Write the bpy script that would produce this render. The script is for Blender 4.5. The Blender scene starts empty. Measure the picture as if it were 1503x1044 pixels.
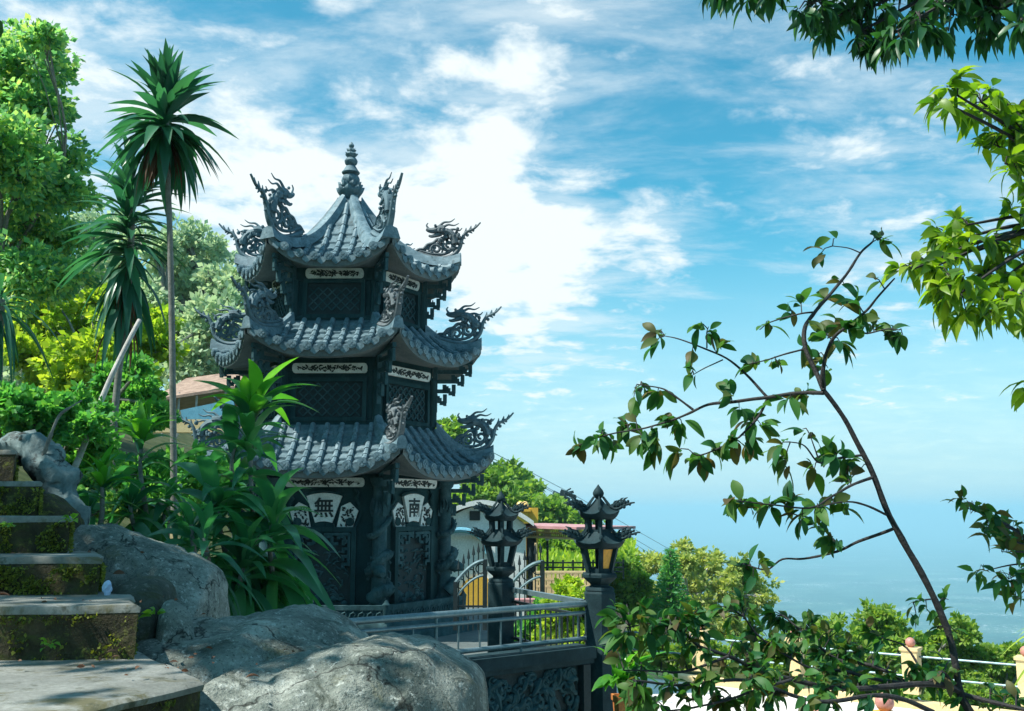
import bpy, bmesh, math, random
import numpy as np
from mathutils import Vector, Matrix, noise

random.seed(11)
rng = np.random.default_rng(11)
R_ = math.radians
C = bpy.context.scene.collection
SC = bpy.context.scene

# ------------------------------------------------------------------ camera
PITCH = R_(8.87)
FPX = 1461.0
cam_d = bpy.data.cameras.new("camera")
cam_d.sensor_width = 36.0
cam_d.lens = 35.0
cam_d.clip_start = 0.05
cam_d.clip_end = 120000.0
cam = bpy.data.objects.new("camera", cam_d)
C.objects.link(cam)
cam.location = (0, 0, 0)
cam.rotation_euler = (math.pi / 2 + PITCH, 0, 0)
SC.camera = cam

# ------------------------------------------------------------------ light
SUN_EL, SUN_AZ = R_(56), R_(110)          # azimuth measured from +Y towards -X
SUN_DIR = Vector((-math.sin(SUN_AZ) * math.cos(SUN_EL), math.cos(SUN_AZ) * math.cos(SUN_EL), math.sin(SUN_EL)))
sun_d = bpy.data.lights.new("sun", 'SUN')
sun_d.energy = 4.4
sun_d.angle = R_(0.5)
sun_d.color = (1.0, 0.97, 0.88)
sun = bpy.data.objects.new("sun", sun_d)
C.objects.link(sun)
sun.rotation_euler = SUN_DIR.to_track_quat('Z', 'Y').to_euler()
SC.view_settings.view_transform = 'Standard'
SC.view_settings.look = 'None'
SC.view_settings.exposure = 0.86
SC.view_settings.gamma = 1.0
SC.view_settings.use_curve_mapping = False
try:
    SC.cycles.use_denoising = True
    SC.cycles.max_bounces = 6
    SC.cycles.transparent_max_bounces = 8
    SC.cycles.volume_bounces = 1
except Exception:
    pass


def pdir(px, py):
    """direction seen at a pixel of the photograph (1503 x 1044)"""
    u = (px - 751.5) / FPX
    v = (522 - py) / FPX
    return Vector((u, math.cos(PITCH) - v * math.sin(PITCH), math.sin(PITCH) + v * math.cos(PITCH)))


def P(px, py, d):
    q = pdir(px, py)
    return q * (d / q.y)


# ------------------------------------------------------------------ world: sky and clouds
W = bpy.data.worlds.new("World")
SC.world = W
W.use_nodes = True
nt = W.node_tree
for n in list(nt.nodes):
    nt.nodes.remove(n)


def wn(t, **kw):
    n = nt.nodes.new(t)
    for k, v in kw.items():
        setattr(n, k, v)
    return n


def wl(a, b):
    nt.links.new(a, b)


def wmath(op, a, b=None, c=None):
    n = wn('ShaderNodeMath', operation=op)
    for i, x in enumerate((a, b, c)):
        if x is None:
            continue
        if isinstance(x, (int, float)):
            n.inputs[i].default_value = x
        else:
            wl(x, n.inputs[i])
    return n.outputs[0]


w_out = wn('ShaderNodeOutputWorld')
sky = wn('ShaderNodeTexSky', sky_type='NISHITA', sun_disc=False)
sky.sun_elevation = SUN_EL
sky.sun_rotation = -SUN_AZ
sky.altitude = 300
sky.air_density = 1.0
sky.dust_density = 1.2
sky.ozone_density = 1.0
tint = wn('ShaderNodeMix', data_type='RGBA', blend_type='MULTIPLY')
tint.inputs[0].default_value = 1.0
wl(sky.outputs[0], tint.inputs[6])
tint.inputs[7].default_value = (0.24, 0.90, 0.88, 1)
bg = wn('ShaderNodeBackground')
bg.inputs[1].default_value = 0.112
wl(tint.outputs[2], bg.inputs[0])
tc = wn('ShaderNodeTexCoord')
sep = wn('ShaderNodeSeparateXYZ')
wl(tc.outputs['Generated'], sep.inputs[0])
zz = wmath('ADD', wmath('MAXIMUM', sep.outputs[2], 0.0), 0.16)
cx = wmath('DIVIDE', sep.outputs[0], zz)
cy = wmath('DIVIDE', sep.outputs[1], zz)
cmb = wn('ShaderNodeCombineXYZ')
wl(cx, cmb.inputs[0])
wl(cy, cmb.inputs[1])


def wnoise(scale, detail, rough, dist, mapping=None, rot=0.0):
    m = wn('ShaderNodeMapping')
    m.inputs['Rotation'].default_value = (0, 0, rot)
    if mapping:
        m.inputs['Scale'].default_value = mapping
    wl(cmb.outputs[0], m.inputs[0])
    n = wn('ShaderNodeTexNoise')
    n.inputs['Scale'].default_value = scale
    n.inputs['Detail'].default_value = detail
    n.inputs['Roughness'].default_value = rough
    n.inputs['Distortion'].default_value = dist
    wl(m.outputs[0], n.inputs['Vector'])
    return n.outputs[0]


n_big = wnoise(6.0, 10, 0.60, 0.2)                            # puffs
n_wisp = wnoise(2.6, 10, 0.64, 0.25, (1.0, 1.9, 1), R_(25))    # combed wisps
# where the cloud banks stand in the sky: (photo px, py, radius px, weight)
BANKS = [(340, 260, 150, .27), (120, 130, 110, .20), (480, 300, 110, .18), (650, 340, 80, .20), (740, 410, 90, .18), (830, 335, 60, .20), (700, 250, 70, .30), (930, 350, 85, .24), (1010, 320, 60, .12),
         (700, 380, 170, .13), (790, 95, 130, .16), (640, 50, 200, .10), (200, 40, 150, .04), (1250, 330, 170, .12), (1200, 150, 140, .14),
         (820, 480, 130, .07), (1090, 270, 160, -.15), (890, 190, 85, -.13), (1400, 60, 120, -.05), (1060, 470, 140, -.08), (1300, 600, 150, .10), (860, 600, 150, .08),
         (560, 160, 90, -.06), (450, 120, 60, -.1)]
acc = None
for (px, py, rad, wgt) in BANKS:
    dn = pdir(px, py).normalized()
    dp = wn('ShaderNodeVectorMath', operation='DOT_PRODUCT')
    wl(tc.outputs['Generated'], dp.inputs[0])
    dp.inputs[1].default_value = dn
    s2 = (rad / FPX) ** 2
    # exp(-(2-2dot)/s2) is a soft round bank
    e = wmath('EXPONENT', wmath('MULTIPLY', wmath('SUBTRACT', dp.outputs['Value'], 1.0), 2.0 / s2))
    acc = wmath('MULTIPLY_ADD', e, wgt, acc if acc is not None else 0.0)


def wramp(x, lo, hi):
    m = wn('ShaderNodeMapRange', interpolation_type='SMOOTHSTEP')
    wl(x, m.inputs[0])
    m.inputs[1].default_value = lo
    m.inputs[2].default_value = hi
    return m.outputs[0]


m1 = wramp(wmath('ADD', n_big, acc), 0.50, 0.84)
m2 = wmath('MULTIPLY', wramp(wmath('MULTIPLY_ADD', acc, 0.6, n_wisp), 0.40, 0.78), 0.66)
mask = wmath('MINIMUM', wmath('MAXIMUM', m1, m2), 0.97)
fade = wramp(sep.outputs[2], 0.0, 0.10)
mask = wmath('MULTIPLY', mask, wmath('MULTIPLY_ADD', fade, 0.7, 0.3))
# thin milky veil in the lower sky
veil = wmath('MULTIPLY', wmath('SUBTRACT', 1.0, wramp(sep.outputs[2], 0.02, 0.30)), 0.72)
mask2 = wmath('MAXIMUM', mask, veil)
bgc = wn('ShaderNodeBackground')
cc = wn('ShaderNodeMix', data_type='RGBA')
wl(mask, cc.inputs[0])
cc.inputs[6].default_value = (0.66, 0.80, 0.93, 1)
cc.inputs[7].default_value = (0.93, 1.0, 1.0, 1)
wl(cc.outputs[2], bgc.inputs[0])
bgc.inputs[1].default_value = 0.60
mixs = wn('ShaderNodeMixShader')
wl(mask2, mixs.inputs[0])
wl(bg.outputs[0], mixs.inputs[1])
wl(bgc.outputs[0], mixs.inputs[2])
wl(mixs.outputs[0], w_out.inputs[0])


# ------------------------------------------------------------------ materials
def new_mat(name):
    m = bpy.data.materials.new(name)
    m.use_nodes = True
    t = m.node_tree
    for n in list(t.nodes):
        t.nodes.remove(n)
    o = t.nodes.new('ShaderNodeOutputMaterial')
    return m, t, o


def ramp(t, stops, interp='LINEAR'):
    r = t.nodes.new('ShaderNodeValToRGB')
    r.color_ramp.interpolation = interp
    el = r.color_ramp.elements
    while len(el) < len(stops):
        el.new(0.5)
    for e, (p, c) in zip(el, stops):
        e.position = p
        e.color = (c[0], c[1], c[2], 1)
    return r


def tnoise(t, scale, detail=6, rough=0.6, vec=None, dist=0.0):
    n = t.nodes.new('ShaderNodeTexNoise')
    n.inputs['Scale'].default_value = scale
    n.inputs['Detail'].default_value = detail
    n.inputs['Roughness'].default_value = rough
    n.inputs['Distortion'].default_value = dist
    if vec is None:
        c = t.nodes.new('ShaderNodeTexCoord')
        vec = c.outputs['Object']
    t.links.new(vec, n.inputs['Vector'])
    return n


def mixc(t, fac, a, b, blend='MIX'):
    m = t.nodes.new('ShaderNodeMix')
    m.data_type = 'RGBA'
    m.blend_type = blend
    for i, x in ((0, fac), (6, a), (7, b)):
        if isinstance(x, (int, float)):
            m.inputs[i].default_value = x
        elif isinstance(x, tuple):
            m.inputs[i].default_value = (x[0], x[1], x[2], 1)
        else:
            t.links.new(x, m.inputs[i])
    return m.outputs[2]


def stone(name, stops, scale=6.0, rough=0.75, bump=0.3, fine=60.0, extra=None, metal=0.0, spec=0.4, dist=0.02):
    m, t, o = new_mat(name)
    b = t.nodes.new('ShaderNodeBsdfPrincipled')
    n1 = tnoise(t, scale, 8, 0.65)
    r = ramp(t, stops)
    t.links.new(n1.outputs[0], r.inputs[0])
    col = r.outputs[0]
    n2 = tnoise(t, fine, 4, 0.7)
    r2 = ramp(t, [(0.3, (0.72, 0.72, 0.72)), (0.7, (1.2, 1.2, 1.2))])
    t.links.new(n2.outputs[0], r2.inputs[0])
    col = mixc(t, 0.8, col, r2.outputs[0], 'MULTIPLY')
    if extra:
        col = extra(t, col)
    t.links.new(col, b.inputs['Base Color'])
    b.inputs['Roughness'].default_value = rough
    b.inputs['Metallic'].default_value = metal
    b.inputs['Specular IOR Level'].default_value = spec
    bp = t.nodes.new('ShaderNodeBump')
    bp.inputs['Strength'].default_value = bump
    bp.inputs['Distance'].default_value = dist
    add = t.nodes.new('ShaderNodeMath')
    add.operation = 'MULTIPLY_ADD'
    t.links.new(n2.outputs[0], add.inputs[0])
    add.inputs[1].default_value = 0.4
    t.links.new(n1.outputs[0], add.inputs[2])
    t.links.new(add.outputs[0], bp.inputs['Height'])
    t.links.new(bp.outputs[0], b.inputs['Normal'])
    t.links.new(b.outputs[0], o.inputs[0])
    return m


def patches(scale, lo, hi, colour, detail=6, rough=0.7, dist=0.5, strength=1.0):
    """extra(): irregular stains, lichen or moss with a shape of their own"""
    def f(t, col):
        n = tnoise(t, scale, detail, rough, None, dist)
        r = ramp(t, [(lo, (0, 0, 0)), (hi, (strength,) * 3)])
        t.links.new(n.outputs[0], r.inputs[0])
        return mixc(t, r.outputs[0], col, colour)
    return f


def streaks(scale, lo, hi, colour, strength=1.0):
    """extra(): rain streaks, long in the vertical"""
    def f(t, col):
        c = t.nodes.new('ShaderNodeTexCoord')
        mp = t.nodes.new('ShaderNodeMapping')
        mp.inputs['Scale'].default_value = (1.0, 1.0, 0.10)
        t.links.new(c.outputs['Object'], mp.inputs[0])
        n = tnoise(t, scale, 6, 0.7, mp.outputs[0], 0.2)
        r = ramp(t, [(lo, (0, 0, 0)), (hi, (strength,) * 3)])
        t.links.new(n.outputs[0], r.inputs[0])
        return mixc(t, r.outputs[0], col, colour)
    return f


def cracks(scale, width, colour):
    """extra(): thin dark joints"""
    def f(t, col):
        n = tnoise(t, 1.7, 5, 0.65)
        c = t.nodes.new('ShaderNodeTexCoord')
        ad = t.nodes.new('ShaderNodeVectorMath')
        ad.operation = 'MULTIPLY_ADD'
        t.links.new(n.outputs['Color'], ad.inputs[0])
        ad.inputs[1].default_value = (0.8, 0.8, 0.8)
        t.links.new(c.outputs['Object'], ad.inputs[2])
        v = t.nodes.new('ShaderNodeTexVoronoi')
        v.feature = 'DISTANCE_TO_EDGE'
        v.inputs['Scale'].default_value = scale
        t.links.new(ad.outputs[0], v.inputs['Vector'])
        r = ramp(t, [(0.0, (1, 1, 1)), (width, (0, 0, 0))])
        t.links.new(v.outputs['Distance'], r.inputs[0])
        return mixc(t, r.outputs[0], col, colour)
    return f


def chain(*fs):
    def f(t, col):
        for g in fs:
            col = g(t, col)
        return col
    return f


def leaf(name, cols, trans=0.35, rough=0.45, tcol=None, spec=0.4):
    """foliage: each leaf takes its own tone between the given colours"""
    m, t, o = new_mat(name)
    g = t.nodes.new('ShaderNodeNewGeometry')
    k = len(cols)
    r = ramp(t, [(i / max(1, k - 1), c) for i, c in enumerate(cols)])
    t.links.new(g.outputs['Random Per Island'], r.inputs[0])
    b = t.nodes.new('ShaderNodeBsdfPrincipled')
    b.inputs['Roughness'].default_value = rough
    b.inputs['Specular IOR Level'].default_value = spec
    t.links.new(r.outputs[0], b.inputs['Base Color'])
    tr = t.nodes.new('ShaderNodeBsdfTranslucent')
    tc_ = mixc(t, 1.0, r.outputs[0], tcol or (2.6, 2.4, 0.9), 'MULTIPLY')
    t.links.new(tc_, tr.inputs[0])
    ms = t.nodes.new('ShaderNodeMixShader')
    ms.inputs[0].default_value = trans
    t.links.new(b.outputs[0], ms.inputs[1])
    t.links.new(tr.outputs[0], ms.inputs[2])
    t.links.new(ms.outputs[0], o.inputs[0])
    return m


MAT = {}
MAT['stone'] = stone('dark_carved_stone', [(0.25, (0.012, 0.040, 0.048)), (0.5, (0.030, 0.078, 0.090)), (0.75, (0.070, 0.135, 0.15))], 4.0, 0.75, 0.35, 45,
                     chain(patches(2.3, 0.56, 0.72, (0.12, 0.18, 0.20), strength=0.5), streaks(7.0, 0.56, 0.70, (0.008, 0.022, 0.024), 0.6)), spec=0.15)
MAT['tile'] = stone('roof_tile_stone', [(0.25, (0.048, 0.095, 0.115)), (0.5, (0.115, 0.19, 0.23)), (0.8, (0.27, 0.36, 0.40))], 6.0, 0.6, 0.3, 40,
                    patches(9, 0.55, 0.66, (0.030, 0.06, 0.065), strength=0.8))
MAT['pan'] = stone('pan_tile_stone', [(0.25, (0.035, 0.078, 0.095)), (0.5, (0.088, 0.15, 0.18)), (0.8, (0.20, 0.28, 0.32))], 6.0, 0.65, 0.3, 40,
                   patches(8, 0.55, 0.66, (0.018, 0.04, 0.042), strength=0.8))
MAT['wallstone'] = stone('tower_wall_stone', [(0.25, (0.007, 0.030, 0.034)), (0.55, (0.014, 0.048, 0.054)), (0.8, (0.030, 0.078, 0.086))], 2.0, 0.75, 0.15, 50,
                         chain(streaks(5.0, 0.55, 0.72, (0.055, 0.105, 0.11), 0.55), streaks(8.0, 0.58, 0.70, (0.004, 0.014, 0.016), 0.7)), spec=0.15)
MAT['soffit'] = stone('soffit_render', [(0.3, (0.075, 0.105, 0.11)), (0.7, (0.15, 0.18, 0.185))], 2.5, 0.85, 0.1, 30)
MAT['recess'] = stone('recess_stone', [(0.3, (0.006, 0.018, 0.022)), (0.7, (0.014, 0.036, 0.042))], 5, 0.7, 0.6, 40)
MAT['dragon'] = stone('dragon_stone', [(0.25, (0.035, 0.07, 0.09)), (0.5, (0.085, 0.15, 0.185)), (0.8, (0.17, 0.25, 0.285))], 7, 0.65, 0.5, 60)
MAT['dragon_warm'] = stone('greyer_dragon_stone', [(0.25, (0.045, 0.06, 0.07)), (0.5, (0.10, 0.125, 0.14)), (0.8, (0.21, 0.235, 0.25))], 7, 0.7, 0.5, 60)  # greyer and less blue than the other dragon stone
MAT['white'] = stone('white_panel', [(0.3, (0.50, 0.57, 0.56)), (0.7, (0.72, 0.76, 0.74))], 6, 0.7, 0.1, 40)
MAT['black'] = stone('black_relief', [(0.3, (0.008, 0.015, 0.016)), (0.7, (0.02, 0.03, 0.032))], 10, 0.6, 0.2, 40)
MAT['lantern'] = stone('lantern_stone', [(0.25, (0.008, 0.022, 0.028)), (0.55, (0.018, 0.042, 0.050)), (0.8, (0.045, 0.080, 0.092))], 5, 0.7, 0.3, 60, spec=0.15)
MAT['steel'] = stone('dull_steel_pipe', [(0.3, (0.10, 0.17, 0.19)), (0.7, (0.20, 0.28, 0.31))], 8, 0.42, 0.05, 60, None, 0.5)
MAT['iron'] = stone('black_iron', [(0.3, (0.012, 0.02, 0.022)), (0.7, (0.03, 0.045, 0.05))], 8, 0.5, 0.1, 60, None, 0.3)
MAT['rock_dark'] = stone('damp_granite', [(0.25, (0.028, 0.034, 0.026)), (0.5, (0.060, 0.070, 0.055)), (0.75, (0.13, 0.14, 0.12))], 5, 0.85, 1.0, 46,
                         chain(patches(24, 0.56, 0.64, (0.26, 0.28, 0.25), 8, 0.8, 0.2, 0.5), patches(5, 0.5, 0.62, (0.05, 0.055, 0.02), 8, 0.75, 0.8, 0.8)), dist=0.05)
MAT['rock'] = stone('granite', [(0.25, (0.045, 0.058, 0.050)), (0.45, (0.135, 0.158, 0.138)), (0.60, (0.265, 0.285, 0.25)), (0.8, (0.52, 0.54, 0.49))], 3.6, 0.85, 1.0, 46,
                    chain(patches(26, 0.55, 0.63, (0.52, 0.55, 0.51), 8, 0.8, 0.2, 0.8), patches(4.6, 0.53, 0.64, (0.035, 0.046, 0.032), 9, 0.78, 0.9, 0.9),
                          patches(3.1, 0.58, 0.70, (0.16, 0.14, 0.05), 7, 0.75, 0.7, 0.5), patches(70, 0.58, 0.66, (0.025, 0.035, 0.033), 3, 0.7, 0.0, 0.85), cracks(1.1, 0.014, (0.012, 0.014, 0.010))), dist=0.05)
MAT['concrete'] = stone('step_concrete', [(0.25, (0.10, 0.105, 0.09)), (0.5, (0.20, 0.205, 0.185)), (0.75, (0.33, 0.335, 0.31))], 2.4, 0.85, 0.4, 50,
                        chain(patches(3.5, 0.52, 0.64, (0.085, 0.075, 0.022), 7, 0.75, 0.8, 0.85), patches(9, 0.56, 0.66, (0.045, 0.05, 0.028), 6, 0.7, 0.3, 0.8)))
MAT['mossy'] = stone('mossy_riser', [(0.25, (0.012, 0.013, 0.006)), (0.5, (0.046, 0.038, 0.018)), (0.75, (0.105, 0.080, 0.045))], 6, 0.95, 1.0, 45,
                     chain(patches(6, 0.50, 0.62, (0.055, 0.070, 0.012), 8, 0.8, 0.6, 0.9), patches(13, 0.54, 0.63, (0.17, 0.18, 0.03), 8, 0.8, 0.3, 0.85)), dist=0.04)
MAT['bark'] = stone('dark_bark', [(0.3, (0.018, 0.018, 0.016)), (0.7, (0.06, 0.055, 0.05))], 30, 0.85, 0.5, 120)
MAT['bark_grey'] = stone('grey_bark', [(0.3, (0.12, 0.125, 0.11)), (0.7, (0.26, 0.255, 0.23))], 12, 0.85, 0.5, 80)
MAT['bark_pale'] = stone('pale_bark', [(0.3, (0.33, 0.31, 0.29)), (0.7, (0.58, 0.55, 0.52))], 9, 0.85, 0.4, 60)
MAT['bark_twig'] = stone('twig_bark', [(0.3, (0.010, 0.012, 0.016)), (0.7, (0.045, 0.038, 0.036))], 30, 0.7, 0.4, 120)
MAT['root'] = stone('weathered_root', [(0.3, (0.06, 0.10, 0.105)), (0.55, (0.16, 0.22, 0.22)), (0.8, (0.27, 0.31, 0.30))], 5, 0.8, 0.8, 30, patches(4, .55, .62, (0.02, 0.02, 0.018)))
MAT['plaster'] = stone('white_plaster', [(0.3, (0.60, 0.62, 0.61)), (0.7, (0.78, 0.79, 0.77))], 1.2, 0.9, 0.05, 20, patches(1.6, 0.56, 0.72, (0.36, 0.39, 0.38), strength=0.5))
MAT['yellow'] = stone('yellow_paint', [(0.3, (0.62, 0.34, 0.035)), (0.7, (0.78, 0.46, 0.06))], 2, 0.7, 0.05, 30)
MAT['cream'] = stone('pale_yellow_paint', [(0.3, (0.62, 0.45, 0.22)), (0.7, (0.74, 0.58, 0.32))], 2, 0.7, 0.05, 30)
MAT['pinkroof'] = stone('pink_metal_roof', [(0.3, (0.36, 0.16, 0.17)), (0.7, (0.52, 0.28, 0.28))], 2, 0.6, 0.05, 30)
MAT['redwood'] = stone('red_brown_wood', [(0.3, (0.10, 0.03, 0.025)), (0.7, (0.20, 0.07, 0.05))], 5, 0.7, 0.1, 30)
MAT['terracotta'] = stone('terracotta', [(0.3, (0.40, 0.13, 0.03)), (0.7, (0.58, 0.22, 0.06))], 5, 0.8, 0.2, 40)
MAT['thatch'] = stone('old_tile_roof', [(0.3, (0.20, 0.13, 0.10)), (0.7, (0.40, 0.28, 0.22))], 3, 0.9, 0.5, 20)
MAT['bluepaint'] = stone('blue_paint', [(0.3, (0.10, 0.30, 0.42)), (0.7, (0.17, 0.42, 0.55))], 3, 0.7, 0.05, 30)
MAT['paving'] = stone('pale_paving', [(0.3, (0.62, 0.58, 0.55)), (0.7, (0.78, 0.74, 0.71))], 0.7, 0.85, 0.05, 8, patches(0.9, .58, .72, (0.48, 0.40, 0.34), strength=0.6))
MAT['courtpave'] = stone('dark_paving', [(0.3, (0.07, 0.09, 0.09)), (0.7, (0.15, 0.17, 0.165))], 0.9, 0.85, 0.1, 10)
MAT['soil'] = stone('hillside_soil', [(0.3, (0.030, 0.035, 0.016)), (0.7, (0.085, 0.085, 0.04))], 0.8, 0.95, 0.3, 6)
MAT['redball'] = stone('red_ball_paint', [(0.3, (0.42, 0.16, 0.13)), (0.7, (0.55, 0.27, 0.23))], 6, 0.5, 0.05, 30)
MAT['globe'] = stone('amber_globe', [(0.3, (0.72, 0.46, 0.14)), (0.7, (0.84, 0.58, 0.22))], 3, 0.3, 0.0, 20)
MAT['lid'] = stone('dark_opening', [(0.3, (0.012, 0.016, 0.018)), (0.7, (0.03, 0.035, 0.036))], 5, 0.6, 0.0, 20)
MAT['plastic'] = stone('pale_plastic', [(0.3, (0.32, 0.42, 0.66)), (0.7, (0.58, 0.66, 0.84))], 14, 0.3, 0.2, 30)
MAT['amber'] = stone('amber_glass', [(0.3, (0.70, 0.30, 0.015)), (0.7, (0.80, 0.38, 0.03))], 6, 0.2, 0.0, 20)
MAT['dry'] = leaf('dry_leaf', [(0.07, 0.038, 0.022), (0.13, 0.065, 0.035), (0.19, 0.085, 0.05)], 0.2, 0.7, (1.3, 1.0, 0.8))

MAT['L_sapling'] = leaf('sapling_leaf', [(0.014, 0.075, 0.034), (0.024, 0.105, 0.038), (0.036, 0.13, 0.036), (0.050, 0.15, 0.034), (0.065, 0.15, 0.032), (0.075, 0.105, 0.034), (0.10, 0.072, 0.036)], 0.36, 0.5, (2.3, 2.3, 0.8), 0.22)
MAT['L_lime'] = leaf('backlit_lime_leaf', [(0.035, 0.105, 0.022), (0.095, 0.19, 0.018), (0.15, 0.26, 0.018), (0.19, 0.27, 0.022)], 0.5, 0.4, (2.1, 2.2, 0.6))
MAT['L_dark'] = leaf('dark_mango_leaf', [(0.012, 0.060, 0.030), (0.022, 0.090, 0.036), (0.036, 0.125, 0.038)], 0.3, 0.4, (2.0, 2.3, 0.7))
MAT['L_drac'] = leaf('dracaena_leaf', [(0.022, 0.125, 0.070), (0.036, 0.17, 0.080), (0.060, 0.23, 0.075)], 0.34, 0.32, (2.0, 2.3, 0.9), 0.5)
MAT['L_dracB'] = leaf('dracaena_young_leaf', [(0.05, 0.20, 0.03), (0.10, 0.29, 0.03)], 0.42, 0.30, (2.0, 2.2, 0.7), 0.5)
MAT['L_palm'] = leaf('palm_head_leaf', [(0.016, 0.085, 0.058), (0.026, 0.12, 0.075), (0.045, 0.165, 0.085)], 0.30, 0.35, (2.0, 2.3, 1.1), 0.5)
MAT['L_left'] = leaf('left_tree_leaf', [(0.07, 0.20, 0.10), (0.12, 0.32, 0.16), (0.18, 0.40, 0.16), (0.30, 0.50, 0.16), (0.44, 0.54, 0.16)], 0.52, 0.5, (1.8, 1.8, 1.0))
MAT['L_glow'] = leaf('sunlit_yellow_leaf', [(0.16, 0.30, 0.035), (0.30, 0.43, 0.04), (0.44, 0.52, 0.07)], 0.5, 0.5, (1.7, 1.7, 0.7))
MAT['L_hazy'] = leaf('haze_paled_leaf', [(0.26, 0.41, 0.29), (0.38, 0.52, 0.33), (0.54, 0.62, 0.40)], 0.45, 0.6, (1.3, 1.3, 1.0))  # distance haze and glare are put into these pale leaf colours
MAT['L_bush'] = leaf('bush_leaf', [(0.05, 0.23, 0.08), (0.10, 0.33, 0.08), (0.20, 0.43, 0.09)], 0.45, 0.5, (1.8, 1.8, 0.8))
MAT['L_hill'] = leaf('hill_leaf', [(0.08, 0.19, 0.04), (0.16, 0.30, 0.045), (0.27, 0.39, 0.06)], 0.45, 0.6, (1.8, 1.8, 0.8))
MAT['L_airy'] = leaf('airy_tree_leaf', [(0.20, 0.30, 0.09), (0.36, 0.43, 0.12), (0.50, 0.52, 0.17)], 0.45, 0.6, (1.5, 1.5, 0.8))
MAT['L_conifer'] = leaf('conifer_needle', [(0.06, 0.24, 0.08), (0.11, 0.32, 0.10)], 0.35, 0.6)
MAT['L_slope'] = leaf('slope_tree_leaf', [(0.09, 0.20, 0.035), (0.19, 0.32, 0.05), (0.31, 0.41, 0.08)], 0.45, 0.6, (1.8, 1.8, 0.8))
MAT['L_moss'] = leaf('moss_tuft', [(0.07, 0.09, 0.014), (0.17, 0.19, 0.025), (0.28, 0.30, 0.05)], 0.3, 0.8, (1.6, 1.6, 0.6))
MAT['L_weed'] = leaf('weed_leaf', [(0.08, 0.22, 0.03), (0.16, 0.32, 0.04)], 0.4, 0.5)


# ------------------------------------------------------------------ mesh helpers
ORG = {}


def tag(o, label=None, cat=None, group=None, kind=None):
    if label:
        o['label'] = label
    if cat:
        o['category'] = cat
    if group:
        o['group'] = group
    if kind:
        o['kind'] = kind
    return o


def thing(name, label, cat, loc=(0, 0, 0), group=None):
    o = bpy.data.objects.new(name, None)
    o.empty_display_size = 0.2
    C.objects.link(o)
    o.location = loc
    ORG[o.name] = Vector(loc)
    return tag(o, label, cat, group)


def link_mesh(me, name, mat, parent):
    o = bpy.data.objects.new(name, me)
    C.objects.link(o)
    if parent is not None:
        o.parent = parent
    ORG[o.name] = ORG.get(parent.name, Vector((0, 0, 0))) if parent is not None else Vector((0, 0, 0))
    me.materials.append(mat)
    return o


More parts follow.
